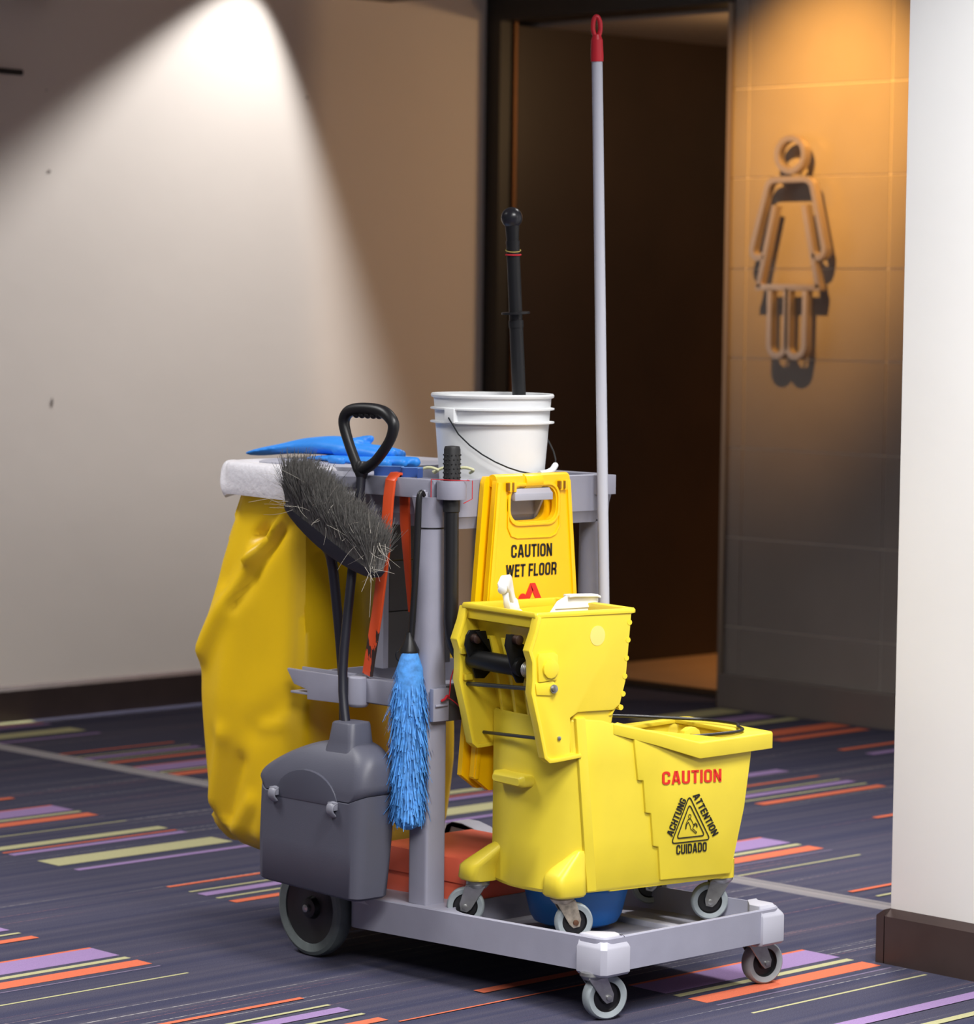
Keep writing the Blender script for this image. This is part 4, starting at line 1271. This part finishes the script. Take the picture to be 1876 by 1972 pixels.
# ================================================================== WET FLOOR SIGN
sg = thing('wet_floor_sign', 'folded yellow caution wet floor sign hung on the cart front', 'sign', (.19, .425, .375))
SY = .412
def sign_panel(y0, dx, name, z0=.374):
    b = MB()
    cx = .209 + dx
    outer = [(cx - .157, z0 + .03), (cx - .145, z0), (cx + .120, z0), (cx + .157, z0 + .05), (cx + .104, .985), (cx + .098, .9965), (cx - .098, .9965), (cx - .104, .985)]
    outer = outer[::-1]
    hole = rrect(.145 + dx, .273 + dx, .906, .974, .024, 4)
    # front sheet with the hand hole, cut by bridging rings
    def radial(poly, n=72):
        c = Vector((.209 + dx, .945))
        res = []
        for k in range(n):
            a = 2*PI*k/n
            d = Vector((math.cos(a), math.sin(a)))
            best = None
            for i in range(len(poly)):
                p, q = Vector(poly[i]), Vector(poly[(i+1) % len(poly)])
                e = q - p
                den = d.x*e.y - d.y*e.x
                if abs(den) < 1e-12: continue
                t = ((p.x - c.x)*e.y - (p.y - c.y)*e.x)/den
                s = ((p.x - c.x)*d.y - (p.y - c.y)*d.x)/den
                if t > 0 and -1e-6 <= s <= 1 + 1e-6 and (best is None or t > best): best = t
            res.append(c + d*best)
        return res
    # include exact corners: snap nearest samples
    O, H = radial(outer, 96), radial(hole, 96)
    for cpt in outer:
        k = min(range(96), key=lambda i: (O[i] - Vector(cpt)).length)
        O[k] = Vector(cpt)
    f = lambda L, y: [(p.x, y, p.y) for p in L]
    b.loft([f(O, y0), f(H, y0), f(H, y0 + .012), f(O, y0 + .012)], False, True)
    return b, outer
b, outl = sign_panel(SY, 0, 'front_panel')
fp = obj('front_panel', b, SIGNY, sg, bevel=0, sharp=30)
b = MB()
bar2d(b, [(.209 - .150, .40), (.209 - .097, .985)], .010, SY - .004, SY + .014, 1)
bar2d(b, [(.209 + .150, .43), (.209 + .097, .985)], .010, SY - .004, SY + .014, 1)
bar2d(b, rrect(.139, .279, .900, .980, .028, 5), .006, SY - .004, SY + .002, 1, True)
bar2d(b, [(.138, .96), (.138, .895), (.147, .879), (.163, .874), (.257, .873), (.272, .878), (.283, .895), (.281, .96)], .004, SY - .003, SY + .002, 1)
obj('raised_edge', b, SIGNY, fp, bevel=.0015)
b, outl = sign_panel(SY + .022, -.012, 'rear_panel', .377)
obj('rear_panel', b, SIGNY, sg, sharp=30)
b = MB(); b.tube([(.107, SY + .014, .988), (.313, SY + .014, .988)], .013, 16); b.tube([(.185, SY + .010, .985), (.233, SY + .010, .985)], .0155, 16)
for x in (.135, .147, .279, .291):
    b.box((x, x + .007), (SY - .008, SY + .004), (.966, .986))
obj('hinge', b, SIGNY, sg, bevel=.0008)
SLOT = mat('sign_slot_brown', srgb(140, 92, 12), .6)
for x in (.131, .143, .288, .276):
    b = MB(); b.box((x, x + .004), (SY - .0085, SY + .0), (.969, .984)); obj('hinge_slot', b, SLOT, sg)
sf = lambda x, z: (x, SY - .0006, z)
text('print_caution', 'CAUTION', sf(.148, .8345), sf(.263, .8335), sf(.148, .8605), INK, sg)
text('print_wet_floor', 'WET FLOOR', sf(.133, .7955), sf(.276, .7955), sf(.134, .8210), INK, sg)
b = MB()
bar2d(b, [Vector((a + .017, c)) for a, c in ((.1895, .774), (.1950, .774), (.232, .709), (.284, .612), (.280, .604), (.104, .604), (.100, .612), (.150, .702))], .0145, SY - .0012, SY - .0004, 1, True)
obj('print_triangle', b, RED, sg, smooth=False)
b = MB()
b.prism([(.181 + .012*math.cos(a*PI/10), .749 + .013*math.sin(a*PI/10)) for a in range(20)], SY - .0018, SY - .0010, 1)
b.prism([(.229 + .008*math.cos(a*PI/8), .728 + .010*math.sin(a*PI/8)) for a in range(16)], SY - .0018, SY - .0010, 1)
bar2d(b, [(.177, .730), (.193, .690), (.217, .665), (.252, .640)], .016, SY - .0018, SY - .0010, 1)
bar2d(b, [(.193, .690), (.222, .705), (.229, .725)], .010, SY - .0018, SY - .0010, 1)
obj('print_figure', b, RED, sg, smooth=False)

# ================================================================== WHITE PAIL ON THE TRAY
pl_ = thing('pail', 'white plastic pail with wire bail on the cart top tray', 'pail', (.262, .588, .918))
pc = (.262, .588, 0)
b = MB()
b.lathe([(.02, .921), (.098, .921), (.103, .925), (.116, 1.09), (.1165, 1.094), (.127, 1.096), (.127, 1.099), (.117, 1.1), (.1185, 1.122), (.127, 1.1235), (.127, 1.1265), (.119, 1.128), (.1205, 1.146), (.1255, 1.148), (.1265, 1.152), (.1245, 1.1555), (.119, 1.1545), (.113, 1.09), (.100, .93), (.02, .928)], pc, 64)
obj('pail_body', b, WHITE, pl_, sharp=40)
cdir = Vector((-.45, -.89, 0)).normalized()           # ear faces camera-left
ea = Vector((pc[0], pc[1], 1.110)) + Vector((-.99, -.06, 0)).normalized()*.120
eb = Vector((pc[0], pc[1], 1.110)) - Vector((-.99, -.06, 0)).normalized()*.120
b = MB()
for e in (ea, eb):
    b = MB()
    Mx = Matrix.Translation(e) @ Matrix.Rotation(math.atan2((e - Vector(pc)).y, (e - Vector(pc)).x), 4, 'Z')
    b.box((-.004, .010), (-.013, .013), (-.013, .016), Mx)
    obj('ear', b, WHITE, pl_, bevel=.0015)
b = MB()
mid = Vector((pc[0], pc[1], .996)) + Vector((.06, -.99, 0)).normalized()*.128
odir = (ea - eb).normalized()
pts = []
for k in range(17):
    a = PI*k/16
    q = Vector((pc[0], pc[1], 0)) + odir*(.131*math.cos(a)) + Vector((.06, -.99, 0)).normalized()*(.132*math.sin(a))
    pts.append((q.x, q.y, 1.108 - .112*math.sin(a)**.75))
b.tube(pts, .0016, 8)
obj('bail', b, WIRE, pl_)
b = MB(); b.tube([pts[8], pts[9], pts[10], pts[11]], .0065, 12); obj('bail_grip', b, WHITE, pl_)

# ================================================================== BLACK PUMP ROD IN THE PAIL
pg = thing('plunger', 'black tubular plunger with ball top and collar standing in the white pail', 'plunger', (.35, .60, .93))
a0, a1 = Vector((.3560, .590, .945)), Vector((.3205, .595, 1.475))
dr = (a1 - a0).normalized()
at = lambda z: a0 + dr*((z - a0.z)/dr.z)
b = MB(); b.tube([at(.95), at(1.30)], .0142, 18); b.tube([at(1.29), at(1.305)], .0155, 18); obj('outer_tube', b, BLACK, pg)
b = MB(); b.tube([at(1.30), at(1.462)], .0138, 18); b.tube([at(1.4615), at(1.468)], .0145, 18); b.tube([at(1.466), at(1.50)], [.0125, .0150], 18); obj('inner_tube', b, BLACK, pg)
b = MB(); b.tube([at(1.318), at(1.322)], .0295, 24, upv=(1, 0, 0)); obj('collar', b, BLACK, pg)
b = MB(); b.sphere(at(1.515), .0222, 24); obj('ball_knob', b, mat('black_ball', srgb(34, 34, 40), .3), pg)
for z, tl_, mt, lab in ((1.4485, .004, RUBY, 'yellow rubber band around the black plunger tube'), (1.4395, .001, STRING, 'red rubber band around the black plunger tube')):
    b = MB()
    pts = []
    for k in range(20):
        a = 2*PI*k/20
        c = at(z)
        pts.append((c.x + .0152*math.cos(a), c.y + .0152*math.sin(a), c.z + tl_*math.cos(a - .8)))
    b.tube(pts, .0011 if mt is RUBY else .0019, 6, closed=True)
    tag(obj('rubber_band', b, mt), lab, 'rubber band')

# ================================================================== MOP HANDLE
mp_ = thing('mop', 'long pale metal mop handle with red hanging cap in the right clip', 'mop', (.35, .33, .11))
m0, m1 = Vector((.4575, .427, .116)), Vector((.3885, .427, 1.832))
md = (m1 - m0).normalized()
b = MB(); b.tube([m0, m1], .0112, 20); obj('pole', b, ALU, mp_)
b = MB()
b.tube([m1 - md*.002, m1 + md*.006, m1 + md*.042], [.0130, .0132, .0122], 18)
c = m1 + md*.068
path = []
sdir = Vector((.70, -.71, 0))
for k in range(24):
    a = 2*PI*k/24
    path.append(c + sdir*(.0075*math.cos(a)) + md*(.0205*math.sin(a)))
b.tube(path, .0050, 10, closed=True)
b.tube([m1 + md*.040, m1 + md*.052], [.0122, .0085], 16)
obj('hang_cap', b, REDP, mp_, sharp=50)
b = MB(); b.lathe([(.012, .114), (.03, .113), (.03, .120), (.02, .135), (.013, .16)], (.4575, .427, 0), 20); obj('mop_socket', b, ALU, mp_)

# ================================================================== GLOVES, CLOTH, CORD
def glove(name, segs, fingers, label):
    b = MB()
    for pts, rad in segs:
        b.tube(pts, rad, 16, smooth=4, upv=(0, 0, 1))
    for pts, r in fingers:
        b.tube(pts, r, 12, smooth=4, upv=(0, 0, 1))
        b.sphere(pts[-1], r[-1] if not isinstance(r[-1], tuple) else r[-1][1], 10)
    o = obj(name, b, GLOVE)
    rm = o.modifiers.new('fuse', 'REMESH'); rm.mode = 'VOXEL'; rm.voxel_size = .0035; rm.use_smooth_shade = True
    sm = o.modifiers.new('soften', 'SMOOTH'); sm.factor = .5; sm.iterations = 4
    return tag(o, label, 'glove', 'blue rubber gloves on the bag lid')
glove('rubber_glove', [([(.19, 1.235, 1.008), (.19, 1.20, 1.014), (.19, 1.14, 1.022), (.19, 1.07, 1.030), (.18, .98, 1.034), (.17, .90, 1.030)], [(.05, .006), (.055, .009), (.055, .012), (.05, .018), (.05, .021), (.045, .020)])],
      [([(.19, .95, 1.040), (.20, .91, 1.049), (.20, .89, 1.052)], [.010, .009, .008]), ([(.14, .93, 1.028), (.14, .86, 1.026), (.14, .80, 1.022)], [.014, .013, .011]),
       ([(.165, .93, 1.028), (.165, .85, 1.030), (.165, .785, 1.026)], [.014, .013, .011]), ([(.19, .93, 1.028), (.19, .85, 1.028), (.19, .79, 1.024)], [.014, .013, .011]), ([(.215, .93, 1.026), (.215, .86, 1.024), (.215, .81, 1.022)], [.013, .012, .010])],
      'upper blue rubber glove draped over the bag lid, cuff towards the rear')
glove('rubber_glove', [([(.16, 1.0, 1.008), (.15, .93, 1.010), (.14, .86, 1.009), (.13, .81, 1.008)], [(.045, .005), (.046, .008), (.044, .010), (.04, .010)])],
      [([(.10, .83, 1.008), (.09, .76, 1.010), (.085, .71, 1.010)], [.011, .011, .010]), ([(.12, .83, 1.008), (.115, .75, 1.011), (.11, .69, 1.012)], [.012, .011, .010]),
       ([(.14, .83, 1.008), (.135, .74, 1.012), (.13, .675, 1.014)], [.012, .012, .011]), ([(.16, .83, 1.008), (.155, .75, 1.010), (.15, .695, 1.012)], [.012, .011, .010]), ([(.10, .90, 1.010), (.08, .87, 1.011), (.075, .84, 1.010)], [.010, .010, .009])],
      'lower blue rubber glove lying flat under the other glove, fingers towards the pail')
cl = thing('cloth', 'folded dark blue cloth strip with pale wavy edge on the tool rail', 'cloth', (.02, .59, .99))
wave = [(-.004, .652), (.002, .640), (.020, .622), (.030, .604), (.016, .590), (.004, .578), (.018, .566), (.034, .560), (.030, .546), (.012, .538), (.004, .532)]
def smooth2(pts, k=6):
    out = []
    for i in range(len(pts) - 1):
        p0, p1, p2, p3 = [Vector(pts[max(0, min(len(pts) - 1, i + d))]) for d in (-1, 0, 1, 2)]
        for j in range(k):
            t = j/k
            out.append(0.5*((2*p1) + (p2-p0)*t + (2*p0-5*p1+4*p2-p3)*t*t + (3*p1-p0-3*p2+p3)*t**3))
    out.append(Vector(pts[-1]))
    return out
wv_ = smooth2(wave)
b = MB(); bar2d(b, wv_, .0016, .9915, 1.0105, 2); obj('cloth_strip', b, CLOTHD, cl)
b = MB(); b.tube([(p.x, p.y, 1.0105) for p in wv_], .0014, 6); obj('hem', b, CLOTHL, cl)
b = MB()
for k in range(3):
    b.tube([(.06 + .03*k, .60 - .02*k, .999), (.07 + .03*k, .575 - .02*k, 1.009), (.08 + .03*k, .555 - .02*k, 1.005), (.085 + .03*k, .57 - .02*k, .998)], .003, 8, smooth=4)
tag(obj('cord', b, PALE), 'pale coiled cord lying on the tray beside the white pail', 'cord')
# red string tied at the bracket
b = MB()
b.tube([(.001, .452, .556), (.004, .446, .560), (.008, .444, .566), (.012, .446, .564), (.016, .448, .562)], .0026, 8, smooth=5)
b.tube([(.016, .447, .562), (.018, .446, .580), (.018, .444, .600), (.026, .441, .622), (.034, .436, .634)], .0013, 8, smooth=5)
b.tube([(.014, .447, .562), (.028, .444, .553), (.040, .437, .540), (.048, .432, .530)], .0011, 8, smooth=5)
tag(obj('string', b, STRING), 'red string knotted to the grey bracket beside the wringer', 'string')
